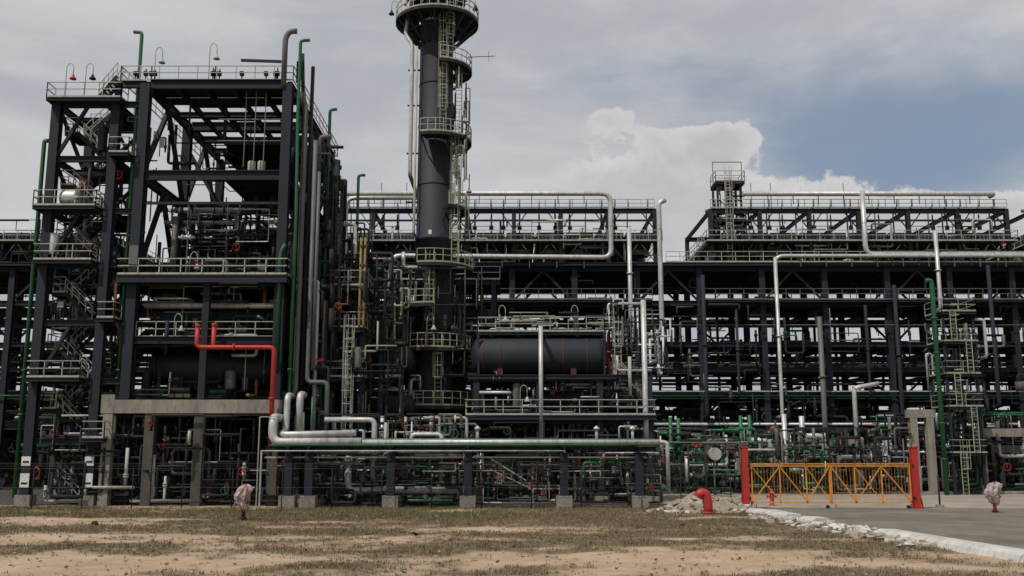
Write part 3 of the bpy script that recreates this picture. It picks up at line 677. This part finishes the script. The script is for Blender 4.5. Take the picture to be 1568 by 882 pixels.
for row,(ya,yb,zo) in enumerate(((112.5,116,0),(119,122,.5),(113,116,3.9))):
    for k in range(28):
        x=-64+k*5.1+R.uniform(-.5,.5); y=R.uniform(ya,yb); r=R.uniform(1.2,1.9); L=R.uniform(3.4,5)
        def fn(p):
            z=r+R.uniform(.6,1.2)+zo
            p.vessel((x,y,z),(x+L,y,z),r,R.choice(['dark','navyd','dark','dark']),18)
            for u in (.2,.8): p.box(x+L*u-.2,x+L*u+.2,y-r*.8,y+r*.8,0,z-r*.6,'concd')
            for u in (.3,.7): p.rod((x+L*u,y,z),(x+L*u,y,z+r+1),.2,'dark',8); p.flange((x+L*u,y,z+r+.6),(0,0,1),.2,'dark')
            for u in (.03,.97): p.lathe((x+L*u-.08,y,z),(1,0,0),[(0,r),(0,r*1.1),(.16,r*1.1),(.16,r)],'dark',18)
        single('heat_exchanger',fn)

# =================================================================== FRONT PIPE RUN
G=Group('low_pipe_run'); f=G['supports']; q=G['pipes']
for x in (-14.2,-12.9,-7.7,-2.8,3.3,8.1):
    for y in (63.2,65.2):
        f.box(x-.5,x+.5,y-.45,y+.45,0,.75,'conc'); col(f,x,y,.75,3.4,.5)
    f.bar((x,62.6,3.62),(x,65.8,3.62),.35,.42,'navy',True)
f.bar((-15.8,63.2,3.15),(8.6,63.2,3.15),.08,.1,'rail') 
f.bar((-15.8,63.2,3.72),(9.2,63.2,3.72),.14,.24,'navy',True)
def run(y,z,r,c,x0=-15.4,x1=9.4): 
    q.pipe([(x0,y,z),(x1,y,z)],r,c,n=12)
    for i in range(9): q.lathe((x0+(x1-x0)*(i+.5)/9,y,z),(1,0,0),[(0,r),(0,r*1.08),(.08,r*1.08),(.08,r)],c,12)
q.pipe([(9.4,63,4.1),(-10.2,63,4.1)],.17,'silver',n=14)
q.pipe([(-9.6,63,4.12),(-15.3,63,4.12),(-15.3,63,5.7),(-15.3,66.5,5.7),(-15.3,66.5,4.6)],.27,'silver',n=14,bend=.6)
q.pipe([(-10.0,63.1,4.68),(-14.8,63.1,4.58),(-14.8,64.6,4.9),(-14.8,64.6,7.2),(-14.8,66.2,7.2)],.2,'silver',n=14,bend=.5)
q.pipe([(-14.1,65.2,4.2),(-14.1,65.2,7.3),(-14.1,66.4,7.3)],.24,'silver',n=12,bend=.5)
run(63.6,4.02,.14,'silver'); run(64.0,4.0,.12,'grey'); run(64.5,4.12,.16,'silver'); run(62.75,3.92,.05,'green'); run(64.9,4.3,.08,'green'); run(62.6,3.55,.045,'rail',-15.8,3.3); run(65.3,4.0,.14,'silver')
q.pipe([(9.4,63.0,4.1),(9.9,63,4.1),(9.9,63,1.0)],.13,'silver'); q.pipe([(-13.4,63.3,6),(-13.4,63.3,4.2),(-10,63.3,4.2)],.07,'green')
q.pipe([(-12.9,63.4,7),(-12.9,63.4,4.2)],.07,'green')
for x in (-2.2,5.4,7.7): q.pipe([(x,63,4.1),(x,63,5.0)],.09,'silver'); q.lathe((x,63,4.9),(0,0,1),[(0,.1),(0,.2),(.1,.2),(.25,0.01)],'silver',10)
f.bar((-16.1,62.8,0),(-16.1,62.8,5.7),.06,.06,'rail'); f.bar((-16.1,62.8,5.7),(-15.1,62.8,5.7),.06,.06,'rail')
f.bar((-15.9,62.8,3.6),(-15.9,62.8,0),.1,.1,'rail')
q.jungle(-13,9.6,63.2,66,.3,3.4,200,['silver','grey','rail','dark','grey','dark','dark','dark','green'],.03,.10,1.2)
for _ in range(36):
    x=R.uniform(-8,9.5); z=R.uniform(.5,2.6); q.valve((x,R.uniform(63,65),z),R.choice(((0,0,1),(1,0,0))),.09,'grey',R.choice(('red','grey','dark','dark')))
f.bar((-1.6,63.4,3.2),(.9,63.4,1.7),.06,.06,'rail'); f.bar((-1.4,63.6,2.4),(1.2,63.6,1.2),.06,.06,'rail')
G.done()

# =================================================================== chain link fence
def fence(p):
    Y=61.9; x0,x1=-36.0,13.6
    n=int((x1-x0)/3.1)
    for i in range(n+1):
        x=x0+(x1-x0)*i/n; p.rod((x,Y,0),(x,Y,2.5),.035,'dark',5); p.bar((x,Y,2.5),(x,Y-.25,2.8),.03,.03,'dark')
    for z in (.1,1.3,2.45): p.rod((x0,Y,z),(x1,Y,z),.008,'grey',3)
    for z in (2.58,2.68,2.78): p.rod((x0,Y-.1-(z-2.5)*.5,z),(x1,Y-.1-(z-2.5)*.5,z),.007,'grey',3)
    x=x0-2.3
    while x<x1:
        for s_ in (0,1):
            a,b=(x,x+2.3); za,zb=(.1,2.4) if s_ else (2.4,.1)
            if a<x0: t=(x0-a)/2.3; za=za+(zb-za)*t; a=x0
            if b>x1: t=(x1-a)/(b-a); zb=za+(zb-za)*t; b=x1
            p.bar((a,Y,za),(b,Y,zb),.006,.006,'dark')
        x+=.35
single('chain_link_fence',fence)

# =================================================================== GATE
def gatepost(x):
    def fn(p):
        p.box(x-.2,x+.2,61.8,62.2,0,3.75,'red'); p.box(x-.24,x+.24,61.76,62.24,3.752,3.82,'red')
        p.box(x-.33,x+.33,61.67,62.33,0,.12,'red'); s_=-1 if x<20 else 1
        for e in (-1,1): p.bar((x+e*.38,62,.05),(x+e*.15,62,1.3),.05,.12,'red')
        for z in (.6,2.6): p.box(x-s_*.2-.06,x-s_*.2+.06,61.72,61.8,z,z+.15,'dark')
    single('gate_post',fn)
gatepost(14.55); gatepost(25.15)
def leaf(x0,x1,flip):
    def fn(p):
        y=61.95; t=.07
        for z in (.4,2.75,2.62): p.bar((x0,y,z),(x1,y,z),t,t,'orange')
        xs_=[x0,x0+(x1-x0)*.36,x0+(x1-x0)*.7,x1] if not flip else [x0,x0+(x1-x0)*.3,x0+(x1-x0)*.64,x1]
        for x in xs_: p.bar((x,y,.3),(x,y,2.8),t,t,'orange')
        for i,(a,b) in enumerate(zip(xs_[:-1],xs_[1:])):
            if (i%2==0)!=flip: p.bar((a,y-.05,.45),(b,y-.05,2.6),.055,.055,'orange')
            else: p.bar((a,y-.05,2.6),(b,y-.05,.45),.055,.055,'orange')
            m_=(a+b)/2; p.bar((a,y+.03,2.6),(m_,y+.03,1.5),.04,.04,'orange'); p.bar((b,y+.03,.45),(m_,y+.03,1.5),.04,.04,'orange')
        x=x0+.2
        while x<x1: p.bar((x,y+.06,.4),(x,y+.06,2.6),.01,.01,'orange'); x+=.2
        p.rod((x0+.2,y,.3),(x0+.2,y,.08),.03,'dark')
        p.rod((x1-.2,y-.04,.12),(x1-.2,y+.04,.12),.12,'dark',10)
    single('orange_steel_gate',fn)
leaf(14.95,19.8,False); leaf(19.9,24.8,True)
for x,y in ((27,63),(12.4,63.5),(11.4,64)):
    single('steel_bollard_post',lambda p:(p.rod((x,y,0),(x,y,3.9 if x<20 else 2),.06,'dark',8),p.box(x-.2,x+.2,y-.2,y+.2,0,.2,'conc')))
# red hydrant standing behind the gate
def hydrant(p):
    x,y=17.2,66
    p.lathe((x,y,0),(0,0,1),[(0,.22),(.06,.22),(.06,.13),(.75,.13),(.78,.18),(.84,.18),(.86,.14),(1.0,.10),(1.08,.02)],'red',16)
    p.rod((x-.3,y,.6),(x+.3,y,.6),.07,'red',10); p.rod((x,y-.28,.55),(x,y,.55),.09,'red',10)
    for e in (-.3,.3): p.rod((x+e-.03,y,.6),(x+e+.03,y,.6),.10,'red',10)
single('fire_hydrant',hydrant)

# =================================================================== wrapped fire monitors
def monitor(x,y,s=1.0,redd=False):
    def fn(p):
        p.rod((x,y,0),(x,y,.85*s),.1*s,'dark' if not redd else 'red',12); p.flange((x,y,.1),(0,0,1),.11*s,'dark'); p.flange((x,y,.55*s),(0,0,1),.11*s,'red')
        n=28; prof=[(.50,.13),(.58,.19),(.72,.24),(.9,.28),(1.05,.31),(1.22,.33),(1.38,.29),(1.5,.31),(1.6,.27),(1.68,.18),(1.72,.02)]
        vs=[]
        for h_,r_ in prof:
            for k in range(n):
                a=2*math.pi*k/n; fold=.20*math.sin(a*7+h_*3)+.5*noise.noise(Vector((math.cos(a)*1.6,math.sin(a)*1.6,h_*2.4+x)))
                rr=r_*s*(1+fold)
                vs.append((x+rr*math.cos(a)*1.1+.10*s*math.sin(h_*4.5),y+rr*math.sin(a),h_*s+.22*s*noise.noise(Vector((math.cos(a)*1.5,math.sin(a)*1.5,h_*2+x)))))
        p.add(vs,[(i*n+k,i*n+(k+1)%n,(i+1)*n+(k+1)%n,(i+1)*n+k) for i in range(len(prof)-1) for k in range(n)],'plastic',False)
        p.pipe([(x-.1,y-.3,.75*s),(x-.35*s,y-.3,.9*s),(x-.45*s,y-.3,.6*s)],.03,'plastic',n=5)
        p.rod((x+.1*s,y,.8*s),(x+.33*s,y-.15,.95*s),.06*s,'red',8)
        p.rod((x+.1*s,y,1.45*s),(x+.52*s,y-.1,1.62*s),.05*s,'plastic',8)
    single('wrapped_fire_monitor',fn)
monitor(-13.7,51,1.02); monitor(27.8,57.5,1.0,True)

def elbow(p):
    x,y=10.95,57.2
    p.pipe([(x+.28,y,-.1),(x+.28,y,.60),(x+.18,y,1.08),(x-.10,y,1.16),(x-.28,y,.95)],.27,'red',n=16,bend=.3)
    p.lathe((x+.28,y,.0),(0,0,1),[(0,.3),(0,.38),(.1,.38),(.1,.3)],'red',16)
    d_=Vector((-.5,0,-.8)).normalized(); p.lathe((x-.27,y,.98),d_,[(0,.27),(0,.33),(.07,.33),(.07,.22),(-.1,.20)],'red',16)
single('red_pipe_elbow',elbow)

# =================================================================== rubble, kerb
def rock(p,x,y,z,s,m='stone'):
    base=[(-1,-1,-.6),(1,-1,-.6),(1,1,-.6),(-1,1,-.6),(-1,-1,.5),(1,-1,.5),(1,1,.5),(-1,1,.5)]
    q=Matrix.Rotation(R.uniform(0,6.28),3,'Z')@Matrix.Rotation(R.uniform(-.6,.6),3,'X')
    sc=(R.uniform(.6,1.4),R.uniform(.6,1.2),R.uniform(.4,.9))
    vs=[q@Vector(((b[0]+R.uniform(-.35,.35))*sc[0]*s,(b[1]+R.uniform(-.35,.35))*sc[1]*s,(b[2]+R.uniform(-.25,.25))*sc[2]*s)) for b in base]
    vs=[(v_.x+x,v_.y+y,v_.z+z) for v_ in vs]
    p.add(vs,[(0,3,2,1),(4,5,6,7),(0,1,5,4),(1,2,6,5),(2,3,7,6),(3,0,4,7)],m)
def rubble(p):
    n=48; cx,cy,rx,ry=11.6,59.4,2.9,1.7; vs=[]
    for j in range(n):
        for i in range(n):
            u=-1.15+2.3*i/(n-1); v_=-1.15+2.3*j/(n-1); d=math.sqrt(u*u+v_*v_)
            hgt=1.0*max(0,1-d**1.5)*(1+.9*noise.noise(Vector((u*3,v_*3,1))))+.16*noise.noise(Vector((u*9,v_*9,4)))*max(0,1.15-d)
            vs.append((cx+u*rx,cy+v_*ry,hgt-.03))
    p.add(vs,[(j*n+i,j*n+i+1,(j+1)*n+i+1,(j+1)*n+i) for j in range(n-1) for i in range(n-1)],'soil',True)
    for _ in range(320):
        a=R.uniform(0,6.28); d=R.random()**.6*1.2
        u,v_=math.cos(a)*d,math.sin(a)*d; rock(p,cx+u*rx,cy+v_*ry,.9*max(0,1-d**1.5)+.02,R.uniform(.04,.2),R.choice(['stone','soil','kerb','stone']))
single('rubble_pile',rubble)
KP=[(13.9,58.2),(14.2,55),(14.45,50),(14.85,45),(15.3,40),(15.75,35),(16.3,30),(17.1,25),(18.5,19)]
def kx(y):
    for (xa,ya),(xb,yb) in zip(KP[:-1],KP[1:]):
        if yb<=y<=ya: return xa+(xb-xa)*(ya-y)/(ya-yb)
    return KP[-1][0] if y<19 else KP[0][0]
def kerb(p):
    y=58.0
    while y>20:
        L=R.uniform(1.6,2.4); a=y; b=y-L+.03; j=R.uniform(-.05,.05); jz=R.uniform(-.03,.04)
        brk = 39<y<52 and R.random()<.4
        if not brk:
            xa,xb=kx(a)+j,kx(b)+j*.3; h_=.27+jz
            pr=[(-.42,-.05),(-.30,h_*.6),(-.06,h_),(.55,h_-.01),(.57,-.05)]
            vs=[(xa+u,a,v_) for u,v_ in pr]+[(xb+u,b,v_) for u,v_ in pr]; n=5
            p.add(vs,[(i,i+n,(i+1)%n+n,(i+1)%n) for i in range(n)]+[(0,1,2,3,4),(9,8,7,6,5)],'kerb')
        else:
            for _ in range(16): rock(p,kx(y)+R.uniform(-.6,.6),y-R.uniform(0,L),.08,R.uniform(.07,.26),R.choice(['kerb','stone']))
        y-=L
single('road_kerb',kerb)
def debris(p):
    for _ in range(260):
        y=R.uniform(36,55); rock(p,kx(y)-R.uniform(.3,1.0)*R.uniform(.4,1.8),y,.02,R.uniform(.03,.2),R.choice(['stone','kerb','soil']))
single('broken_kerb_rubble',debris)
def gravel(p):
    for _ in range(2200):
        y=26+R.random()**1.3*36; x=R.uniform(-.58,.58)*y*1.05
        if x>kx(min(y,58))-.4: continue
        rock(p,x,y,.01,R.uniform(.012,.045),R.choice(['stone','soil','stone','rust']))
    for x,y in ((-4,41.5),(8,47),(-20,48)): rock(p,x,y,.05,.12,'dark')
single('gravel',gravel)

# =================================================================== GROUND
def veg(x,y):
    a=noise.fractal(Vector((x*.07,y*.16,3.1)),1.0,2.0,4)
    b=noise.fractal(Vector((x*.4,y*.5,8.7)),0.8,2.1,5)
    g=.50+a*.6+b*.5
    if 46<y<64: g+=.28*(1-abs(y-56)/10)
    for cx,cy,rx,ry,k in ((-14,31,7,3.0,.9),(5.5,31.5,8,2.8,.85),(-21,41,11,2.0,.7),(9,40,7,1.4,.45),(-2,46,10,1.3,.35),(-24,52,7,1.8,.45),(-6.5,37,5,2.5,-.30),(0,37,6,2,-.3),(12,34.5,3,2.5,-.35),(-10,42.5,5,1.5,-.25),(-5.5,30,1.8,3,-.4)):
        d=((x-cx)/rx)**2+((y-cy)/ry)**2; g-=k*math.exp(-d)
    return max(0,min(1,g))
def axis(a,b,step,outs): 
    v_=[]; x=a
    while x<b: v_.append(x); x+=step
    v_.append(b)
    return [-k for k in reversed(outs) if -k<a]+v_+[k for k in outs if k>b]
gx=axis(-42,42,.3,[46,52,60,75,100,150,250,400,700,1200,2500]); gy=axis(18,64,.25,[66,70,80,100,130,180,260,400,700,1200,2500]); gy=[-800,-200,-50,0,10]+[y for y in gy if y>=18]
vs=[];at=[]
for y in gy:
    for x in gx:
        z=0.0
        if 18<y<61 and abs(x)<42 and x<kx(min(y,58))-.3: z=.06*noise.fractal(Vector((x*.5,y*.5,0)),.9,2,5)-.03
        z-=.01
        vs.append((x,y,z)); at.append(veg(x,y) if 15<y<66 else .3)
nx=len(gx); fs=[(j*nx+i,j*nx+i+1,(j+1)*nx+i+1,(j+1)*nx+i) for j in range(len(gy)-1) for i in range(nx-1)]
me=bpy.data.meshes.new('ground'); me.from_pydata(vs,[],fs)
att=me.attributes.new('veg','FLOAT','POINT'); att.data.foreach_set('value',at)
me.polygons.foreach_set('use_smooth',[True]*len(fs))
gm=bpy.data.materials.new('sandy_soil_with_dry_grass'); gm.use_nodes=True; nt=gm.node_tree; N=nt.nodes; L=nt.links
b=N['Principled BSDF']; b.inputs['Roughness'].default_value=.95
A_=N.new('ShaderNodeAttribute'); A_.attribute_name='veg'; tc=N.new('ShaderNodeTexCoord')
def nz_(sc,det=6,ro=.65):
    n=N.new('ShaderNodeTexNoise'); n.inputs['Scale'].default_value=sc; n.inputs['Detail'].default_value=det; n.inputs['Roughness'].default_value=ro
    L.new(tc.outputs['Object'],n.inputs['Vector']); return n
def ramp(src,stops):
    r=N.new('ShaderNodeValToRGB'); els=r.color_ramp.elements
    while len(els)<len(stops): els.new(.5)
    for e_,(p_,c_) in zip(els,stops): e_.position=p_; e_.color=(*c_,1)
    L.new(src,r.inputs[0]); return r
def mixc(f_,a_,b_):
    m=N.new('ShaderNodeMix'); m.data_type='RGBA'
    L.new(f_,m.inputs[0]); L.new(a_,m.inputs[6]); L.new(b_,m.inputs[7]); return m.outputs[2]
n1=nz_(.35,4); n2=nz_(5,6,.75); n3=nz_(1.3,6,.75)
sand=ramp(n1.outputs[0],[(.35,(.37,.262,.17)),(.55,(.44,.325,.22)),(.72,(.50,.385,.275))])
grass=ramp(n2.outputs[0],[(.34,(.075,.056,.03)),(.5,(.145,.106,.058)),(.64,(.23,.175,.102))])
ad=N.new('ShaderNodeMath'); ad.operation='MULTIPLY_ADD'; L.new(n3.outputs[0],ad.inputs[0]); ad.inputs[1].default_value=1.2
ad2=N.new('ShaderNodeMath'); ad2.operation='ADD'; ad2.inputs[1].default_value=-.60; L.new(A_.outputs['Fac'],ad2.inputs[0]); L.new(ad2.outputs[0],ad.inputs[2])
mr=N.new('ShaderNodeMapRange'); mr.inputs[1].default_value=.14; mr.inputs[2].default_value=.56; L.new(ad.outputs[0],mr.inputs[0])
col_=mixc(mr.outputs[0],sand.outputs[0],grass.outputs[0])
dirt=ramp(n3.outputs[0],[(.35,(.74,.70,.66)),(.6,(1,1,1))])
mm=N.new('ShaderNodeMix'); mm.data_type='RGBA'; mm.blend_type='MULTIPLY'; mm.inputs[0].default_value=.8; L.new(col_,mm.inputs[6]); L.new(dirt.outputs[0],mm.inputs[7])
L.new(mm.outputs[2],b.inputs['Base Color'])
bp=N.new('ShaderNodeBump'); bp.inputs['Strength'].default_value=.8; bp.inputs['Distance'].default_value=.08; L.new(n2.outputs[0],bp.inputs['Height']); L.new(bp.outputs[0],b.inputs['Normal'])
me.materials.append(gm); go=bpy.data.objects.new('ground',me); bpy.context.scene.collection.objects.link(go)

def sheet(name,poly,z,m):
    me=bpy.data.meshes.new(name); me.from_pydata([(x,y,z) for x,y in poly],[],[tuple(range(len(poly)))]); me.materials.append(m)
    o=bpy.data.objects.new(name,me); bpy.context.scene.collection.objects.link(o)
cm=mat('plant_paving_concrete',(.33,.29,.235),.9,0,.35,.25,(.15,.13,.10),.7,.3,5,False)
rm_=mat('road_concrete',(.19,.17,.135),.9,0,.5,.22,(.08,.08,.055),.85,.3,5,False)
dm=mat('oily_plant_floor',(.06,.052,.042),.9,0,.4,.3,(.03,.027,.024),.7,.3,5,False)
sheet('plant_paving',[(10.6,62.6),(90,62.6),(90,92),(10.6,92)],.004,cm)
sheet('plant_floor',[(-90,66.9),(10.5,66.9),(10.5,130),(-90,130)],.004,dm)
sheet('plant_floor',[(10.6,92.1),(120,92.1),(120,130),(10.6,130)],.004,dm)
sheet('access_road',[(x+.5,y) for x,y in KP]+[(60,19),(60,62.5),(13.9,62.5)],.02,rm_)

gv=[];gf=[];gmi=[]
def tuft(x,y,s,mi):
    for k in range(R.randint(4,7)):
        a=R.uniform(0,6.28); l=s*R.uniform(.5,1.2); w=.012+s*.05; ln=R.uniform(.1,.8)*l
        bx,by=x+R.uniform(-.1,.1),y+R.uniform(-.1,.1); o=len(gv)
        gv.extend([(bx-w*math.sin(a),by+w*math.cos(a),-.03),(bx+w*math.sin(a),by-w*math.cos(a),-.03),(bx+ln*math.cos(a),by+ln*math.sin(a),l)])
        gf.append((o,o+1,o+2)); gmi.append(mi)
cnt=0
while cnt<36000:
    y=26+R.random()**.8*38; x=R.uniform(-.6,.6)*y*1.05
    if x>kx(min(y,58))-.35: continue
    g=veg(x,y)
    if R.random()>g**2*1.3+.01: cnt+=.1; continue
    green=(y>50 and noise.noise(Vector((x*.12,y*.2,5)))>-.1 and R.random()<.45) or R.random()<.05
    s_=R.uniform(.03,.085)*(1.8 if R.random()<.03 else 1)*(1.6 if y>54 else 1)
    tuft(x,y,s_,1 if green else (0 if R.random()<.6 else 2)); cnt+=1
me=bpy.data.meshes.new('grass'); me.from_pydata(gv,[],gf)
for nm,c_ in (('dry_grass',(.27,.205,.115)),('green_grass',(.15,.155,.05)),('dead_grass',(.18,.13,.075))): me.materials.append(mat(nm,c_,.9,0,.4,1.5,streak=False))
me.polygons.foreach_set('material_index',gmi)
o=bpy.data.objects.new('grass',me); bpy.context.scene.collection.objects.link(o)

def trees():
    v_=[];f_=[]
    tm=mat('distant_foliage',(.05,.075,.03),.9,0,.6,.3,streak=False)
    for _ in range(9000):
        x=R.uniform(-190,190); y=190+R.uniform(-8,8); H=7+3*noise.noise(Vector((x*.05,0,0)))+2*noise.noise(Vector((x*.3,1,0)))
        z=R.random()*H; s=R.uniform(.5,1.3); o=len(v_)
        for k in range(4): v_.append((x+R.uniform(-s,s),y+R.uniform(-s,s),max(0,z+R.uniform(-s,s))))
        f_.extend([(o,o+1,o+2),(o,o+2,o+3)])
    me=bpy.data.meshes.new('distant_tree_line'); me.from_pydata(v_,[],f_); me.materials.append(tm)
    o=bpy.data.objects.new('distant_tree_line',me); bpy.context.scene.collection.objects.link(o)
trees()

# =================================================================== LIGHT, SKY, CAMERA
sc=bpy.context.scene
sunpos=Vector((-.38,-.42,.82)).normalized()
sl=bpy.data.lights.new('sun','SUN'); sl.energy=3.1; sl.angle=rad(.6); sl.color=(1,.95,.88)
so=bpy.data.objects.new('sun',sl); so.rotation_euler=sunpos.to_track_quat('Z','Y').to_euler(); sc.collection.objects.link(so)
w=bpy.data.worlds.new('World'); sc.world=w; w.use_nodes=True; nt=w.node_tree; N=nt.nodes; L=nt.links
bg=N['Background']; bg.inputs[1].default_value=.1
sk=N.new('ShaderNodeTexSky'); sk.sky_type='NISHITA'; sk.sun_disc=False; sk.sun_elevation=math.asin(sunpos.z); sk.sun_rotation=math.atan2(sunpos.x,sunpos.y); sk.dust_density=2.0
tc=N.new('ShaderNodeTexCoord'); D=tc.outputs['Generated']
def vnoise(scale,vec,det=8,ro=.6,dist=0.0,off=(0,0,0),sv=(1,1,1)):
    mp=N.new('ShaderNodeMapping'); mp.inputs['Location'].default_value=off; mp.inputs['Scale'].default_value=sv; L.new(vec,mp.inputs[0])
    n=N.new('ShaderNodeTexNoise'); n.inputs['Scale'].default_value=scale; n.inputs['Detail'].default_value=det; n.inputs['Roughness'].default_value=ro; n.inputs['Distortion'].default_value=dist
    L.new(mp.outputs[0],n.inputs['Vector']); return n.outputs[0]
def mth(op,a,b=None,c=None):
    m=N.new('ShaderNodeMath'); m.operation=op
    for i,v_ in enumerate((a,b,c)):
        if v_ is None: continue
        if isinstance(v_,(int,float)): m.inputs[i].default_value=v_
        else: L.new(v_,m.inputs[i])
    return m.outputs[0]
def mrange(v_,a,b,c,d,smooth=True):
    m=N.new('ShaderNodeMapRange'); m.interpolation_type='SMOOTHSTEP' if smooth else 'LINEAR'
    L.new(v_,m.inputs[0]); 
    for i,x in zip((1,2,3,4),(a,b,c,d)): m.inputs[i].default_value=x
    return m.outputs[0]
sep=N.new('ShaderNodeSeparateXYZ'); L.new(D,sep.inputs[0])
X,Yd,Z=sep.outputs
def blob(c,rx,rz):
    v_=Vector(c).normalized()
    dx=mth('DIVIDE',mth('SUBTRACT',X,v_.x),rx); dz=mth('DIVIDE',mth('SUBTRACT',Z,v_.z),rz)
    d=mth('ADD',mth('MULTIPLY',dx,dx),mth('MULTIPLY',dz,dz))
    return mth('EXPONENT',mth('MULTIPLY',d,-1.0))
c1=vnoise(2.2,D,6,.6,.5,(2.3,.4,1.1),(1,1,3.0))
c2=vnoise(7,D,5,.6,.3,(0,3,0),(1,1,2.2))
blue=blob((.44,1,.355),.20,.06); blue2=blob((.17,1,.40),.13,.035); blue3=blob((.40,1,.29),.16,.035)
cov=mth('ADD',mth('MULTIPLY',c1,.75),mth('MULTIPLY',c2,.45))
cov=mth('SUBTRACT',cov,mth('MULTIPLY',blue,.46)); cov=mth('SUBTRACT',cov,mth('MULTIPLY',blue2,.26)); cov=mth('SUBTRACT',cov,mth('MULTIPLY',blue3,.30))
thin=mrange(cov,.08,.54,.16,1)
# broken cumulus tops low in the sky
cu=vnoise(21,D,6,.62,.25,(1.7,0,.6),(1,1,1.1))
cu2=vnoise(8,D,3,.5,.2,(.7,0,.1),(1,1,1.1))
hd=mth('ADD',mth('MULTIPLY',blob((.105,1,.357),.036,.020),.34),mth('MULTIPLY',blob((.222,1,.333),.028,.022),.38))
hd=mth('ADD',hd,mth('MULTIPLY',blob((.158,1,.337),.030,.014),.20))
bd=mth('ADD',mth('MULTIPLY',blob((.13,1,.265),.17,.060),.60),mth('MULTIPLY',blob((.50,1,.235),.24,.040),.60))
base=mth('ADD',mth('ADD',hd,bd),-.56)
sumc=mth('ADD',mth('ADD',base,mth('MULTIPLY',cu,.62)),mth('MULTIPLY',cu2,.40))
# edges are crisp on the sunlit tops, soft where the bank dissolves to the left
soft=mrange(X,.02,.10,.22,.05)
cuf=N.new('ShaderNodeMapRange'); cuf.interpolation_type='SMOOTHSTEP'; L.new(sumc,cuf.inputs[0]); cuf.inputs[1].default_value=.24
L.new(mth('ADD',soft,.25),cuf.inputs[2]); cuf=cuf.outputs[0]
core=mrange(sumc,.26,.52,1,0)
cs=mth('ADD',mth('MULTIPLY',core,.65),mth('MULTIPLY',mrange(vnoise(12,D,5,.6,0,(0,0,.02),(1,1,1.8)),.35,.65,0,1),.35))
r1=N.new('ShaderNodeMix'); r1.data_type='RGBA'; L.new(cs,r1.inputs[0]); r1.inputs[6].default_value=(4.9,4.95,5.2,1); r1.inputs[7].default_value=(6.5,6.35,6.3,1)
gsh=mrange(vnoise(2.8,D,6,.6,.4,(5,1,2),(1,1,3.2)),.35,.68,0,1)
r0=N.new('ShaderNodeMix'); r0.data_type='RGBA'; L.new(gsh,r0.inputs[0]); r0.inputs[6].default_value=(4.2,4.4,4.75,1); r0.inputs[7].default_value=(5.8,5.85,6.0,1)
tint=N.new('ShaderNodeMix'); tint.data_type='RGBA'; tint.inputs[0].default_value=.6; L.new(sk.outputs[0],tint.inputs[6]); tint.inputs[7].default_value=(2.0,2.75,3.9,1)
m1=N.new('ShaderNodeMix'); m1.data_type='RGBA'; L.new(thin,m1.inputs[0]); L.new(tint.outputs[2],m1.inputs[6]); L.new(r0.outputs[2],m1.inputs[7])
m2=N.new('ShaderNodeMix'); m2.data_type='RGBA'; L.new(cuf,m2.inputs[0]); L.new(m1.outputs[2],m2.inputs[6]); L.new(r1.outputs[2],m2.inputs[7])
L.new(m2.outputs[2],bg.inputs[0])

cam=bpy.data.cameras.new('camera'); cam.sensor_width=36; cam.lens=34.3; cam.clip_end=5000; cam.clip_start=.5
co=bpy.data.objects.new('camera',cam); co.location=(0,0,3.2); co.rotation_euler=(rad(90+9.8),0,0); sc.collection.objects.link(co); sc.camera=co
sc.view_settings.view_transform='Standard'; sc.view_settings.look='None'; sc.view_settings.exposure=0
print('objects',len(bpy.data.objects),'faces',sum(len(m.polygons) for m in bpy.data.meshes))
